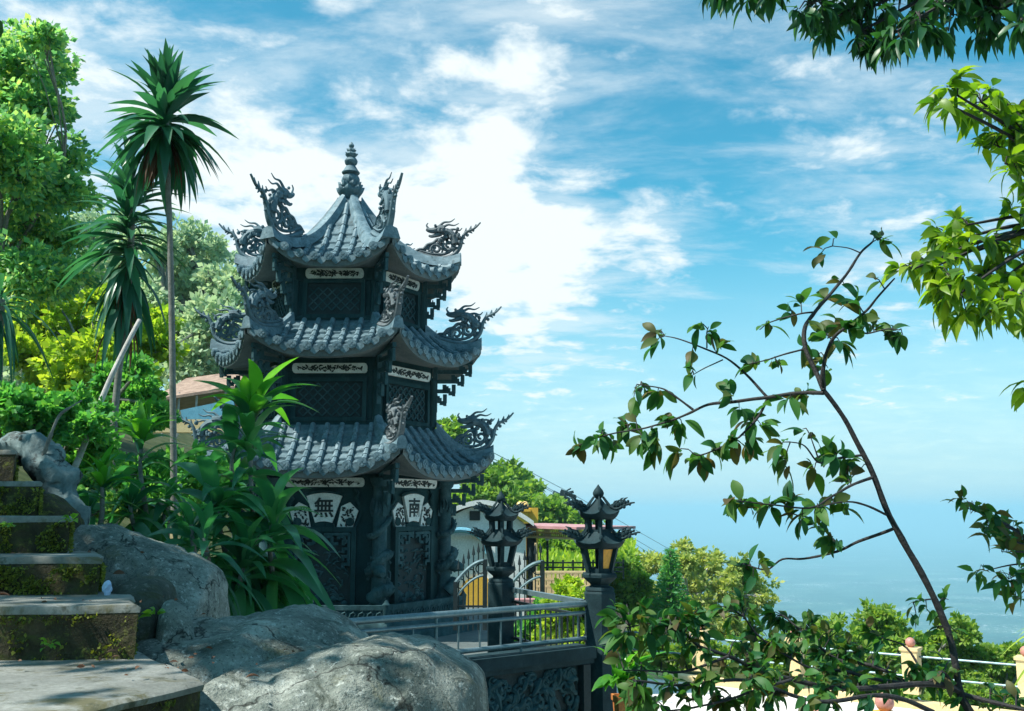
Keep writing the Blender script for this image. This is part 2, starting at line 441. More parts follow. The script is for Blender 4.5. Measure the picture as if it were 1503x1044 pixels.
class MB:
    def __init__(s):
        s.v = []
        s.f = []

    def add(s, vs, fs):
        b = len(s.v)
        s.v.extend([tuple(q) for q in vs])
        s.f.extend([tuple(b + i for i in f) for f in fs])
        return s

    def box(s, c, size, rot=0.0, M=None):
        hx, hy, hz = size[0] / 2, size[1] / 2, size[2] / 2
        vs = [Vector((x, y, z)) for x in (-hx, hx) for y in (-hy, hy) for z in (-hz, hz)]
        if rot:
            m = Matrix.Rotation(rot, 3, 'Z')
            vs = [m @ q for q in vs]
        if M is not None:
            vs = [M @ q for q in vs]
        c = Vector(c)
        return s.add([q + c for q in vs], [(0, 1, 3, 2), (4, 6, 7, 5), (0, 4, 5, 1), (2, 3, 7, 6), (0, 2, 6, 4), (1, 5, 7, 3)])

    def bar(s, a, b, w, h=None, up=Vector((0, 0, 1))):
        """rectangular bar from a to b"""
        a, b = Vector(a), Vector(b)
        h = h or w
        d = (b - a)
        L = d.length
        if L < 1e-6:
            return s
        d.normalize()
        sd = d.cross(up)
        if sd.length < 1e-4:
            sd = d.cross(Vector((1, 0, 0)))
        sd.normalize()
        n = sd.cross(d)
        vs = []
        for p in (a, b):
            for i, j in ((-1, -1), (1, -1), (1, 1), (-1, 1)):
                vs.append(p + sd * (i * w / 2) + n * (j * h / 2))
        return s.add(vs, [(0, 1, 2, 3), (7, 6, 5, 4), (0, 4, 5, 1), (1, 5, 6, 2), (2, 6, 7, 3), (3, 7, 4, 0)])

    def loft(s, rings, cap0=True, cap1=True, closed=True):
        n = len(rings[0])
        vs = [q for r in rings for q in r]
        fs = []
        for i in range(len(rings) - 1):
            for j in range(n if closed else n - 1):
                k = (j + 1) % n
                fs.append((i * n + j, i * n + k, (i + 1) * n + k, (i + 1) * n + j))
        if cap0:
            fs.append(tuple(reversed(range(n))))
        if cap1:
            fs.append(tuple((len(rings) - 1) * n + j for j in range(n)))
        return s.add(vs, fs)

    def tube(s, pts, rad, n=8, flat=1.0, flatdir=None, caps=True):
        pts = [Vector(p) for p in pts]
        if isinstance(rad, (int, float)):
            rad = [rad] * len(pts)
        rings = []
        prev = None
        for i, p in enumerate(pts):
            a = pts[max(0, i - 1)]
            b = pts[min(len(pts) - 1, i + 1)]
            d = b - a
            if d.length < 1e-7:
                d = Vector((0, 0, 1))
            d.normalize()
            if flatdir is not None:
                x = flatdir - d * flatdir.dot(d)
            elif prev is not None:
                x = prev - d * prev.dot(d)
            else:
                x = d.orthogonal()
            if x.length < 1e-5:
                x = d.orthogonal()
            x.normalize()
            prev = x
            y = d.cross(x)
            rings.append([p + x * (math.cos(t) * rad[i] * flat) + y * (math.sin(t) * rad[i]) for t in [2 * math.pi * k / n for k in range(n)]])
        return s.loft(rings, caps, caps)

    def lathe(s, prof, c, n=16, squash=None, rot=0.0):
        c = Vector(c)
        rings = []
        for r, z in prof:
            rings.append([c + Vector((r * math.sin(rot + 2 * math.pi * k / n), -r * math.cos(rot + 2 * math.pi * k / n), z)) for k in range(n)])
        return s.loft(rings)

    def ball(s, c, r, n=8, m=6, sc=(1, 1, 1)):
        c = Vector(c)
        rings = []
        for i in range(m + 1):
            t = math.pi * i / m
            rr = max(0.02, math.sin(t)) * r
            rings.append([c + Vector((rr * math.cos(2 * math.pi * k / n) * sc[0], rr * math.sin(2 * math.pi * k / n) * sc[1], -math.cos(t) * r * sc[2])) for k in range(n)])
        return s.loft(rings)

    def poly(s, pts2, fn, t0, t1):
        """extrude a 2-D outline: fn(x, y, t) -> 3-D point"""
        n = len(pts2)
        a = [fn(x, y, t0) for x, y in pts2]
        b = [fn(x, y, t1) for x, y in pts2]
        fs = [tuple(range(n, 2 * n)), tuple(reversed(range(n)))]
        for i in range(n):
            j = (i + 1) % n
            fs.append((i, j, n + j, n + i))
        return s.add(a + b, fs)

    def build(s, name, mat, parent=None, smooth=False, local=False, fix=True):
        org = Vector((0, 0, 0)) if (local or parent is None) else ORG.get(parent.name, Vector((0, 0, 0)))
        me = bpy.data.meshes.new(name)
        me.from_pydata([tuple(Vector(q) - org) for q in s.v], [], s.f)
        if fix:
            bm = bmesh.new()
            bm.from_mesh(me)
            bmesh.ops.recalc_face_normals(bm, faces=bm.faces)
            bm.to_mesh(me)
            bm.free()
        if smooth:
            me.polygons.foreach_set('use_smooth', [True] * len(me.polygons))
            if smooth != 'all':
                me.set_sharp_from_angle(angle=R_(40))
        me.update()
        return link_mesh(me, name, mat, parent)


def np_mesh(name, verts, faces, mat, parent=None, smooth=True):
    """verts (n,3) world, faces (m,k)"""
    org = np.array(ORG.get(parent.name, Vector((0, 0, 0)))) if parent is not None else np.zeros(3)
    me = bpy.data.meshes.new(name)
    verts = np.asarray(verts, dtype=np.float32) - org.astype(np.float32)
    faces = np.asarray(faces, dtype=np.int32)
    m, k = faces.shape
    me.vertices.add(len(verts))
    me.vertices.foreach_set('co', verts.ravel())
    me.loops.add(m * k)
    me.loops.foreach_set('vertex_index', faces.ravel())
    me.polygons.add(m)
    me.polygons.foreach_set('loop_start', np.arange(0, m * k, k, dtype=np.int32))
    if smooth:
        me.polygons.foreach_set('use_smooth', np.ones(m, dtype=bool))
    me.update(calc_edges=True)
    me.validate()
    return link_mesh(me, name, mat, parent)


def norm(a):
    return a / np.maximum(1e-9, np.linalg.norm(a, axis=-1, keepdims=True))


PROF_OVAL = lambda t: np.sin(np.pi * np.clip(t, 0, 1) ** 0.95) ** 0.75
PROF_LANCE = lambda t: np.sin(np.pi * np.clip(t, 0, 1) ** 0.7) ** 0.9
PROF_STRAP = lambda t: np.clip(np.minimum(1.0, 0.35 + 2.6 * t) * np.minimum(1.0, (1 - t) * 2.4) ** 0.8, 0, 1)


def leaf_arrays(p, d, L, wr, droop=0.25, nst=5, fold=0.18, prof=PROF_OVAL, roll=0.5, twist=0.0):
    """p (n,3) leaf bases, d (n,3) directions, L (n) lengths, wr half-width / length. Curved, folded blades."""
    n = len(p)
    d = norm(np.asarray(d, float))
    L = np.asarray(L, float).reshape(n, 1)
    droop = np.broadcast_to(np.asarray(droop, float), (n,)).reshape(n, 1)
    zh = np.array([0, 0, 1.0])
    side = np.cross(d, zh)
    bad = np.linalg.norm(side, axis=1) < 0.1
    side[bad] = np.array([1.0, 0, 0])
    side = norm(side)
    nr = norm(np.cross(side, d))
    ang = rng.normal(0, roll, (n, 1))
    s2 = side * np.cos(ang) + nr * np.sin(ang)
    n2 = np.cross(s2, d)
    vs = np.zeros((n, nst * 3, 3))
    ts = np.linspace(0, 1, nst)
    ws = prof(ts)
    ws[0] = max(ws[0], 0.06)
    ws[-1] = 0.02
    for i, t in enumerate(ts):
        c = p + L * (d * t) - L * droop * (t * t) * zh
        c = c + L * n2 * (0.10 * math.sin(t * 3.0))
        w = L * wr * ws[i]
        up = n2 * (w * fold)
        vs[:, i * 3 + 0] = c - s2 * w + up
        vs[:, i * 3 + 1] = c
        vs[:, i * 3 + 2] = c + s2 * w + up
    fs = []
    for i in range(nst - 1):
        a = i * 3
        fs.append((a, a + 1, a + 4, a + 3))
        fs.append((a + 1, a + 2, a + 5, a + 4))
    fs = np.array(fs)
    F = (fs[None] + (np.arange(n) * nst * 3)[:, None, None]).reshape(-1, 4)
    return vs.reshape(-1, 3), F


def diamond_arrays(p, d, L, wr):
    """small two-triangle folded leaves for crowns"""
    n = len(p)
    d = norm(d)
    L = np.asarray(L, float).reshape(n, 1)
    r = rng.normal(size=(n, 3))
    s = norm(np.cross(d, r))
    nr = np.cross(s, d)
    a = p
    b = p + d * L
    m = p + d * L * 0.5
    w = L * wr
    v = np.stack([a, m - s * w + nr * w * 0.3, b, m + s * w + nr * w * 0.3], axis=1).reshape(-1, 3)
    F = np.array([[0, 1, 2, 3]])[None] + (np.arange(n) * 4)[:, None, None]
    return v, F.reshape(-1, 4)


def cat_arrays(lst):
    vs, fs, b = [], [], 0
    for v, f in lst:
        vs.append(v)
        fs.append(f + b)
        b += len(v)
    return np.concatenate(vs), np.concatenate(fs)


def catmull(pts, k=5):
    pts = [Vector(p) for p in pts]
    if len(pts) < 3:
        return pts
    out = []
    ext = [pts[0] * 2 - pts[1]] + pts + [pts[-1] * 2 - pts[-2]]
    for i in range(1, len(ext) - 2):
        p0, p1, p2, p3 = ext[i - 1:i + 3]
        for j in range(k):
            t = j / k
            out.append(0.5 * ((2 * p1) + (p2 - p0) * t + (2 * p0 - 5 * p1 + 4 * p2 - p3) * t * t + (3 * p1 - p0 - 3 * p2 + p3) * t ** 3))
    out.append(pts[-1])
    return out


def lerp(a, b, t):
    return a + (b - a) * t


def dup(o, parent, rotz=0.0, loc=None):
    """copy of a part and of its sub-parts under the same thing"""
    c = o.copy()
    C.objects.link(c)
    c.parent = parent
    c.rotation_euler = (0, 0, rotz)
    if loc is not None:
        c.location = loc
    ORG[c.name] = ORG.get(o.name, Vector((0, 0, 0)))
    for ch in list(o.children):
        k = ch.copy()
        C.objects.link(k)
        k.parent = c
    return c


def sphere_dirs(n):
    return norm(rng.normal(size=(n, 3)))

#@@BODY
# ------------------------------------------------------------------ terrain, haze, paving
def sstep(t):
    t = min(1.0, max(0.0, t))
    return t * t * (3 - 2 * t)


def ground_z(x, y):
    s = x * math.sin(R_(50)) + y * math.cos(R_(50))
    z = -3.75
    # plateau the tower, the rail and the rocks stand on
    ex = 1.0 if y < 10 else max(0.15, 1.0 - (y - 10) * 0.55)
    pl = sstep((ex + 0.1 - x) / 0.5) * sstep((x + 22) / 6) * sstep((25 - y) / 4) * sstep((y + 30) / 8)
    z = lerp(z, -2.26, pl)
    z += 1.45 * sstep((-x - 1.0) / 1.6) * sstep((y - 3.0) / 2.0) * sstep((13.2 - y) / 2.5)
    left = max(0.0, -x - 7.5)
    z += min(22.0, 0.42 * left) * sstep((y + 5) / 14)
    if s < -12:
        z += min(20.0, 0.25 * (-s - 12))
    w = max(0.0, x * 0.77 + y * 0.45 - 15.5) * sstep((x - 0.07 * y) / 6)
    w += 0.9 * max(0.0, y - 150) * sstep((x + 0.08 * y) / (0.12 * y + 1))
    z -= 347 * (1 - math.exp(-0.75 * w / 347))
    r = math.hypot(x, y)
    if r > 30:
        z += noise.noise(Vector((x * 0.02, y * 0.02, 0))) * min(6.0, (r - 30) * 0.05) * (1 if s < 700 else 0.0)
    return max(z, -351.0)


NA = 200
radii = [0.4 * i for i in range(1, 100)] + [40 * (30000 / 40) ** (i / 70) for i in range(1, 71)]
tv = [(0, 0, ground_z(0, 0))]
for r in radii:
    for k in range(NA):
        a = 2 * math.pi * k / NA
        x, y = r * math.sin(a), r * math.cos(a)
        tv.append((x, y, ground_z(x, y)))
tf = [(0, 1 + k, 1 + (k + 1) % NA) for k in range(NA)]
for i in range(len(radii) - 1):
    b = 1 + i * NA
    for k in range(NA):
        k2 = (k + 1) % NA
        tf.append((b + k, b + NA + k, b + NA + k2, b + k2))


def terrain_mat():
    m, t, o = new_mat('terrain')
    g = t.nodes.new('ShaderNodeNewGeometry')
    sp = t.nodes.new('ShaderNodeSeparateXYZ')
    t.links.new(g.outputs['Position'], sp.inputs[0])
    # the plain: fields, tree belts, villages
    mp = t.nodes.new('ShaderNodeMapping')
    mp.inputs['Scale'].default_value = (0.0011, 0.0016, 0.0)
    t.links.new(g.outputs['Position'], mp.inputs[0])
    v = t.nodes.new('ShaderNodeTexVoronoi')
    v.inputs['Scale'].default_value = 1.6
    v.inputs['Randomness'].default_value = 0.9
    t.links.new(mp.outputs[0], v.inputs['Vector'])
    n = tnoise(t, 3.0, 9, 0.7, mp.outputs[0], 0.6)
    rp = ramp(t, [(0.30, (0.010, 0.045, 0.040)), (0.48, (0.030, 0.085, 0.070)), (0.60, (0.065, 0.130, 0.10)), (0.75, (0.12, 0.17, 0.13))])
    t.links.new(n.outputs[0], rp.inputs[0])
    vr = ramp(t, [(0.0, (0.55, 0.6, 0.6)), (1.0, (1.5, 1.4, 1.3))])
    t.links.new(v.outputs['Color'], vr.inputs[0])
    plain = mixc(t, 0.55, rp.outputs[0], vr.outputs[0], 'MULTIPLY')
    n2 = tnoise(t, 40, 4, 0.8, mp.outputs[0])
    n3 = tnoise(t, 2.2, 4, 0.6, mp.outputs[0])
    ad = t.nodes.new('ShaderNodeMath')
    ad.operation = 'MULTIPLY_ADD'
    t.links.new(n3.outputs[0], ad.inputs[0])
    ad.inputs[1].default_value = 0.55
    t.links.new(n2.outputs[0], ad.inputs[2])
    r2 = ramp(t, [(0.86, (0, 0, 0)), (0.93, (1, 1, 1))])
    t.links.new(ad.outputs[0], r2.inputs[0])
    plain = mixc(t, r2.outputs[0], plain, (0.55, 0.57, 0.58))
    nn = tnoise(t, 0.9, 8, 0.65, g.outputs['Position'])
    rn = ramp(t, [(0.3, (0.022, 0.030, 0.012)), (0.5, (0.05, 0.065, 0.022)), (0.7, (0.10, 0.095, 0.05))])
    t.links.new(nn.outputs[0], rn.inputs[0])
    mr = t.nodes.new('ShaderNodeMapRange')
    t.links.new(sp.outputs[2], mr.inputs[0])
    mr.inputs[1].default_value = -40
    mr.inputs[2].default_value = -180
    col = mixc(t, mr.outputs[0], rn.outputs[0], plain)
    b = t.nodes.new('ShaderNodeBsdfPrincipled')
    b.inputs['Roughness'].default_value = 0.95
    b.inputs['Specular IOR Level'].default_value = 0.1
    t.links.new(col, b.inputs['Base Color'])
    t.links.new(b.outputs[0], o.inputs[0])
    return m


mb = MB()
mb.add(tv, tf)
tag(mb.build('terrain', terrain_mat(), None, 'all', fix=False), kind='structure')

hm, ht, ho = new_mat('haze_air')
pv = ht.nodes.new('ShaderNodeVolumePrincipled')
pv.inputs['Color'].default_value = (0.52, 0.84, 1.0, 1)
pv.inputs['Density'].default_value = 0.00026
pv.inputs['Anisotropy'].default_value = 0.25
ht.links.new(pv.outputs[0], ho.inputs['Volume'])
mb = MB()
mb.box((0, 0, -146), (61000, 61000, 414))
tag(mb.build('haze', hm), kind='stuff')

# dark paved court round the tower, pale terrace below on the right
mb = MB()
mb.poly([(-8.5, 8.0), (-2.2, 7.6), (0.86, 10.0), (-0.1, 11.8), (0.1, 17), (-0.2, 24), (-8.5, 24)], lambda x, y, t: Vector((x, y, t)), -2.7, -2.2)
tag(mb.build('court_paving', MAT['courtpave']), kind='structure')
T0, T1 = P(905, 968, 21.8), P(1530, 1040, 16.2)
TZ = -3.35
tdir = Vector((T1.x - T0.x, T1.y - T0.y, 0)).normalized()
tnor = Vector((tdir.y, -tdir.x, 0))
if tnor.y > 0:
    tnor = -tnor
mb = MB()
tp = [(.6, 24), (1.6, 23.5), (T0.x, T0.y + 0.3), (T1.x + 1.2, T1.y + 0.2), (T1.x + 3, 3), (1.25, 3), (1.2, 10.2), (.5, 12.2)]
mb.poly(tp, lambda x, y, t: Vector((x, y, t)), TZ - 2.4, TZ)
tag(mb.build('terrace_paving', MAT['paving']), kind='structure')

# ------------------------------------------------------------------ stone staircase on the left
st = thing('stone_staircase', 'mossy stone staircase of worn concrete steps climbing beside the boulders', 'staircase', (-2.6, 4.6, -0.9))


def rough_block(poly, z0, z1, name_seed, top_name, sub=0.09, jit=0.020):
    """a slab with a slightly worn outline; returns (tread MB, riser MB)"""
    # subdivide the outline
    pts = []
    for i in range(len(poly)):
        a, b = Vector((*poly[i], 0)), Vector((*poly[(i + 1) % len(poly)], 0))
        k = max(1, int((b - a).length / sub))
        for j in range(k):
            pts.append(a + (b - a) * (j / k))
    q = []
    for p in pts:
        nv = noise.noise_vector(Vector((p.x * 4 + name_seed, p.y * 4, 0))) * jit * 1.6 + noise.noise_vector(Vector((p.x * 17, p.y * 17 + name_seed, 3))) * jit
        q.append(Vector((p.x + nv.x, p.y + nv.y, 0)))
    n = len(q)
    cen = sum(q, Vector()) / n

    def ring(z, off, wob):
        out = []
        for p in q:
            d = (p - cen).normalized()
            w = noise.noise(Vector((p.x * 7, p.y * 7, z * 9 + name_seed))) * wob
            out.append(Vector((p.x + d.x * (off + w), p.y + d.y * (off + w), z + noise.noise(Vector((p.x * 3, p.y * 3, name_seed))) * 0.008)))
        return out
    ris = MB()
    h = z1 - z0
    ris.loft([ring(z0, 0.0, 0.02), ring(z0 + h * .3, -0.005, 0.022), ring(z0 + h * .6, 0.0, 0.022), ring(z1 - 0.032, 0.004, 0.012)], True, True)
    tr = MB()
    tr.loft([ring(z1 - 0.032, 0.012, 0.008), ring(z1 - 0.012, 0.016, 0.006), ring(z1, -0.004, 0.004)], True, True)
    return tr, ris


STEPS = [  # front depth, right x (px), top py
    (4.25, 199, 889), (4.75, 150, 819), (5.3, 105, 758), (6.1, 60, 707), (6.9, 26, 660), (7.6, 0, 622)]
blocks = []
def on_plane(px, py, z):
    q = pdir(px, py)
    return (q.x * z / q.z, q.y * z / q.z)


blocks.append(([(-5.2, 4.35), (-1.70, 4.35), on_plane(202, 957, -.605), on_plane(298, 998, -.605), on_plane(205, 1018, -.605), on_plane(95, 1046, -.605), (-5.2, 2.2)], -1.55, -0.605))
for i, (d, px, py) in enumerate(STEPS):
    p = P(px, py, d)
    nd = STEPS[i + 1][0] if i + 1 < len(STEPS) else d + 1.0
    zb = blocks[-1][2] - 0.05
    blocks.append(([(-6.5, d - 0.05), (p.x - 0.01, d), ((p.x - 0.01) * (nd + 0.25) / d - 0.03, nd + 0.25), (-6.5, nd + 0.25)], zb if i else -1.0, p.z))
tuft_p, tuft_d = [], []
for i, (poly, z0, z1) in enumerate(blocks):
    tr, ris = rough_block(poly, z0, z1, i * 3.7, 'tread')
    r = ris.build('riser', MAT['mossy'], st, True)
    tr.build('tread', MAT['concrete'], r, True)
    # moss tufts on the riser face
    if i == 0:
        segs = [(poly[3], poly[4]), (poly[4], poly[5])]
    else:
        segs = [(poly[0], poly[1]), (poly[1], poly[2])]
    for (a, b) in segs:
        a, b = Vector((*a, 0)), Vector((*b, 0))
        nrm = Vector((b.y - a.y, -(b.x - a.x), 0)).normalized()
        if i == 0:
            nrm = Vector((0.3, -0.9, 0)).normalized()
        ln = (b - a).length
        for _ in range(int(2600 * min(ln, 3.0))):
            u = 1 - rng.random() * min(1.0, 2.6 / ln) if ln > 2.6 else rng.random()
            p = a + (b - a) * u
            z = z0 + 0.05 + (z1 - z0 - 0.09) * (1 - rng.random() ** (1.3))
            dens = noise.noise(Vector((p.x * 5, p.y * 5 + 7, z * 6 + i))) + 0.55 * noise.noise(Vector((p.x * 16, p.y * 16, z * 16)))
            if dens < 0.02 + (0.10 if i > 1 else 0):
                continue
            tuft_p.append((p.x + nrm.x * 0.010, p.y + nrm.y * 0.010, z))
            tuft_d.append((nrm.x + rng.normal() * .5, nrm.y + rng.normal() * .5, rng.normal() * .7 - 0.3))
tuft_p, tuft_d = np.array(tuft_p), np.array(tuft_d)
v, f = diamond_arrays(tuft_p, tuft_d, rng.uniform(0.010, 0.028, len(tuft_p)), 0.32)
tag(np_mesh('moss', v, f, MAT['L_moss']), 'yellow green moss growing over the dark step risers', 'moss', kind='stuff')

# small weeds rooted in the risers
WEEDS = [(75, 950, 4.22, 'small weed with bright leaves low on the bottom riser'), (110, 767, 5.27, 'little weed at the corner of the third riser'), (20, 775, 5.27, 'trailing weed under the third tread'), (232, 905, 4.7, 'tiny seedling between the small boulder and the rock')]
for (px, py, d, lab) in WEEDS:
    c = np.array(P(px, py, d)) + np.array([0, -0.03, 0])
    n = 9
    dd = norm(np.stack([rng.normal(0, .7, n), rng.normal(-.5, .4, n), rng.uniform(.1, 1, n)], 1))
    v, f = leaf_arrays(np.repeat(c[None], n, 0) + dd * 0.02, dd, rng.uniform(.035, .07, n), .24, .5, 4, .2)
    tag(np_mesh('weed', v, f, MAT['L_weed']), lab, 'weed')


# dry leaf litter caught on the slabs
lp_, ld_ = [], []
for (px, py, d, sx, sy, n) in ((225, 978, 3.9, .30, .22, 20), (230, 905, 5.0, .25, .1, 14), (60, 985, 3.9, .5, .3, 12), (100, 885, 4.5, .7, .1, 12), (60, 815, 5.0, .5, .1, 8)):
    q = P(px, py, d)
    for _ in range(n):
        lp_.append((q.x + rng.normal(0, sx), q.y + rng.normal(0, sy), q.z + .012))
        ld_.append((rng.normal(), rng.normal(), .1))
v, f = leaf_arrays(np.array(lp_), np.array(ld_), rng.uniform(.012, .034, len(lp_)), .25, .05, 4, .4, roll=.8)
tag(np_mesh('leaf_litter', v, f, MAT['dry']), 'scattered small dry leaves on the step slabs', 'leaf litter', kind='stuff')

# ------------------------------------------------------------------ boulders
def rock(name, label, prof, pw=2.4, nseg=44, lump=0.06, seed=0, tilt=0.0, mat=None, rows=None):
    """prof: (photo px, ridge py, depth of ridge, half depth front, half depth back, bottom z) stations along the rock"""
    st_ = []
    for (px, py, d, hf, hb, zb) in prof:
        q = P(px, py, d)
        st_.append((q.x, d, q.z, hf, hb, zb))
    K = rows or 14
    nseg = int(nseg * 1.9)
    xs = []
    for i in range(len(st_) - 1):
        for j in range(K):
            t = j / K
            i0, i1, i2, i3 = max(0, i - 1), i, i + 1, min(len(st_) - 1, i + 2)
            row = []
            for c in range(6):
                p0, p1, p2, p3 = st_[i0][c], st_[i1][c], st_[i2][c], st_[i3][c]
                cr = 0.5 * (2 * p1 + (p2 - p0) * t + (2 * p0 - 5 * p1 + 4 * p2 - p3) * t * t + (3 * p1 - p0 - 3 * p2 + p3) * t ** 3)
                row.append(0.5 * cr + 0.5 * lerp(p1, p2, t))
            xs.append(row)
    xs.append(list(st_[-1]))
    N = len(xs)
    rings = []
    for i, (x, d, zt, hf, hb, zb) in enumerate(xs):
        e = i / (N - 1)
        endf = min(1.0, (max(0.0, 1 - abs(2 * e - 1) ** 10)) ** 0.5 + 0.05)
        ring = []
        for k in range(nseg):
            a = 2 * math.pi * k / nseg
            ca, sa = math.cos(a), math.sin(a)
            sy = math.copysign(abs(ca) ** (2 / pw), ca)
            sz = math.copysign(abs(sa) ** (2 / pw), sa)
            hy = (hf if sy < 0 else hb) * endf
            y = d + sy * hy
            zm = lerp(zb, zt, 0.35)
            z = zm + sz * ((zt - zm) if sz > 0 else (zm - zb)) * (0.35 + 0.65 * endf)
            # the front face leans back
            if sy < 0:
                y -= tilt * max(0.0, (zt - z))
            p = Vector((x, y, z))
            nv = noise.noise_vector(p * 1.3 + Vector((seed, 0, 0))) * lump + noise.noise_vector(p * 3.7 + Vector((0, seed, 0))) * lump * 0.55 + noise.noise_vector(p * 9) * lump * 0.22 + noise.noise_vector(p * 24) * lump * 0.07
            cell = noise.voronoi(p * 2.2 + Vector((seed, seed, 0)))[0]
            crack = min(1.0, (cell[1] - cell[0]) * 7)
            ctr = Vector((x, d, zm))
            p = p + nv * endf + (ctr - p).normalized() * (1 - crack) * lump * 0.45
            ring.append(p)
        rings.append(ring)
    mb = MB()
    mb.loft(rings)
    o = mb.build(name, mat or MAT['rock'], None, 'all')
    return tag(o, label, 'rock', 'granite boulders by the steps')


rock('boulder', 'broad low granite slab beside the bottom steps, cracked along its lower edge',
     [(168, 952, 4.75, .50, .5, -1.4), (215, 913, 5.05, .85, .6, -1.4), (262, 904, 5.2, 1.0, .7, -1.4), (330, 897, 5.3, 1.1, .8, -1.5), (400, 891, 5.35, 1.1, .8, -1.5),
      (447, 892, 5.35, 1.0, .8, -1.5), (492, 905, 5.3, .85, .7, -1.5), (528, 930, 5.2, .6, .6, -1.5), (560, 975, 5.1, .3, .4, -1.5)], 2.3, 44, .06, 1.0, .35)
rock('boulder', 'big rounded granite boulder in front of the steel rail',
     [(255, 1040, 3.75, .35, .4, -1.6), (310, 1003, 4.1, .6, .5, -1.6), (380, 984, 4.3, .75, .55, -1.7), (460, 966, 4.4, .8, .6, -1.7), (530, 945, 4.45, .8, .6, -1.8), (575, 932, 4.5, .85, .65, -1.9),
      (620, 933, 4.55, .85, .7, -1.9), (660, 950, 4.6, .8, .7, -1.9), (694, 974, 4.6, .7, .6, -1.9), (714, 1006, 4.6, .5, .5, -1.9), (722, 1050, 4.6, .25, .3, -1.9)], 2.6, 48, .055, 5.0, .2)
rock('boulder', 'pale granite boulder under the dracaenas with a dark undercut face',
     [(95, 800, 6.6, .3, .4, -1.2), (110, 772, 6.6, .45, .5, -1.2), (150, 766, 6.6, .5, .5, -1.2), (200, 786, 6.5, .55, .5, -1.2), (250, 806, 6.4, .55, .5, -1.2), (292, 822, 6.35, .55, .5, -1.2),
      (318, 842, 6.3, .45, .4, -1.2), (332, 885, 6.3, .2, .25, -1.2)], 2.6, 40, .05, 9.0, .0)
rock('boulder', 'small rounded dark boulder beside the second step',
     [(150, 892, 4.95, .10, .12, -.95), (168, 866, 4.95, .20, .18, -.95), (198, 846, 4.95, .25, .22, -.95), (228, 843, 4.95, .25, .22, -.95), (246, 856, 4.95, .22, .2, -.95), (254, 892, 4.95, .1, .1, -.95)], 2.5, 32, .03, 2.0, .1, MAT['rock_dark'])
rock('boulder', 'fist sized pointed stone lying on the slab by the small boulder',
     [(238, 900, 4.8, .05, .06, -.75), (247, 884, 4.8, .08, .08, -.75), (258, 881, 4.8, .1, .09, -.75), (275, 893, 4.8, .09, .08, -.75), (286, 906, 4.8, .04, .05, -.75)], 2.0, 20, .02, 3.0, .1, None, 5)
rock('boulder', 'mossy stone at the end of the fourth step',
     [(55, 760, 6.35, .15, .2, -.6), (66, 722, 6.4, .22, .25, -.6), (90, 728, 6.4, .25, .25, -.6), (112, 745, 6.4, .22, .25, -.6), (124, 768, 6.4, .08, .1, -.6)], 2.4, 28, .04, 6.0, .1, MAT['mossy'], 6)

# weathered root beside the upper steps
mb = MB()
pts = catmull([P(-12, 668, 7.6), P(20, 658, 7.5), P(52, 664, 7.4), P(78, 694, 7.3), P(97, 735, 7.2), P(112, 790, 7.1)], 7)
rad = [0.07 + 0.06 * math.sin(math.pi * i / (len(pts) - 1)) for i in range(len(pts))]
mb.tube(pts, rad, 18)
mb.v = [tuple(Vector(q) + noise.noise_vector(Vector(q) * 6) * 0.08 + noise.noise_vector(Vector(q) * 14) * 0.04 + noise.noise_vector(Vector(q) * 30) * 0.012) for q in mb.v]
rt = thing('tree_root', 'gnarled grey root twisting down beside the upper steps', 'root', P(60, 700, 7.4))
mb.build('root_body', MAT['root'], rt, 'all')
mb = MB()
mb.tube(catmull([P(64, 668, 7.25), P(74, 640, 7.2), P(86, 612, 7.2), P(100, 600, 7.2), P(120, 588, 7.3)], 4), [.016] * 5 + [.011] * 8 + [.006] * 4, 8)
mb.tube(catmull([P(20, 664, 7.4), P(28, 648, 7.35), P(32, 640, 7.3)], 3), [.02] * 3 + [.01] * 4, 7)
mb.build('broken_branch', MAT['bark_grey'], rt, True)

# litter: crumpled pale plastic bag, dry leaves
mb = MB()
mb.ball(P(158, 862, 4.72) + Vector((0, 0, -.01)), 0.030, 12, 9, (0.9, .8, 1.15))
mb.v = [tuple(Vector(q) + noise.noise_vector(Vector(q) * 22) * .014 + noise.noise_vector(Vector(q) * 60) * .006) for q in mb.v]
tag(mb.build('plastic_bag', MAT['plastic'], None, False), 'crumpled pale blue plastic bag lying between the steps and the small boulder', 'plastic bag')
for (px, py, d, ln, lab) in ((6, 880, 4.45, .10, 'curled red brown dead leaf lying on the second tread'), (178, 846, 5.4, .09, 'red dry leaf above the plastic bag'), (166, 962, 4.0, .05, 'pale dry leaf flake on the bottom tread'), (375, 1000, 4.0, .08, 'thin red twig leaf on the slab edge')):
    c = np.array(P(px, py, d))
    v, f = leaf_arrays(c[None] + np.array([[-ln / 2, 0, .012]]), np.array([[1, .3, .12]]), [ln * .7], .22, .1, 6, .6)
    tag(np_mesh('fallen_leaf', v, f, MAT['dry']), lab, 'dead leaf', 'dead leaves on the stones')
# ------------------------------------------------------------------ the tower (hexagonal, three storeys)
PG = Vector((P(507, 560, 19.3).x, 19.3, 0))
pg = thing('pagoda', 'dark three tiered hexagonal stone tower with dragon roof corners and lotus finial', 'pagoda', (PG.x, PG.y, -2.2))
pg.rotation_euler = (0, 0, R_(-1.0))
ZB = 2.2           # local z = world z + ZB
C30 = math.cos(R_(30))


def HX(r, k):
    a = R_(30 + 60 * k)
    return Vector((r * math.sin(a), -r * math.cos(a), 0))


def FP(u, n, z, k=0):
    """point on side k: u along the side, n out from the axis, z world height"""
    a = R_(60 * k)
    return Vector((u * math.cos(a) + n * math.sin(a), u * math.sin(a) - n * math.cos(a), z + ZB))


def hexring(r, z):
    return [HX(r, k) + Vector((0, 0, z + ZB)) for k in range(6)]


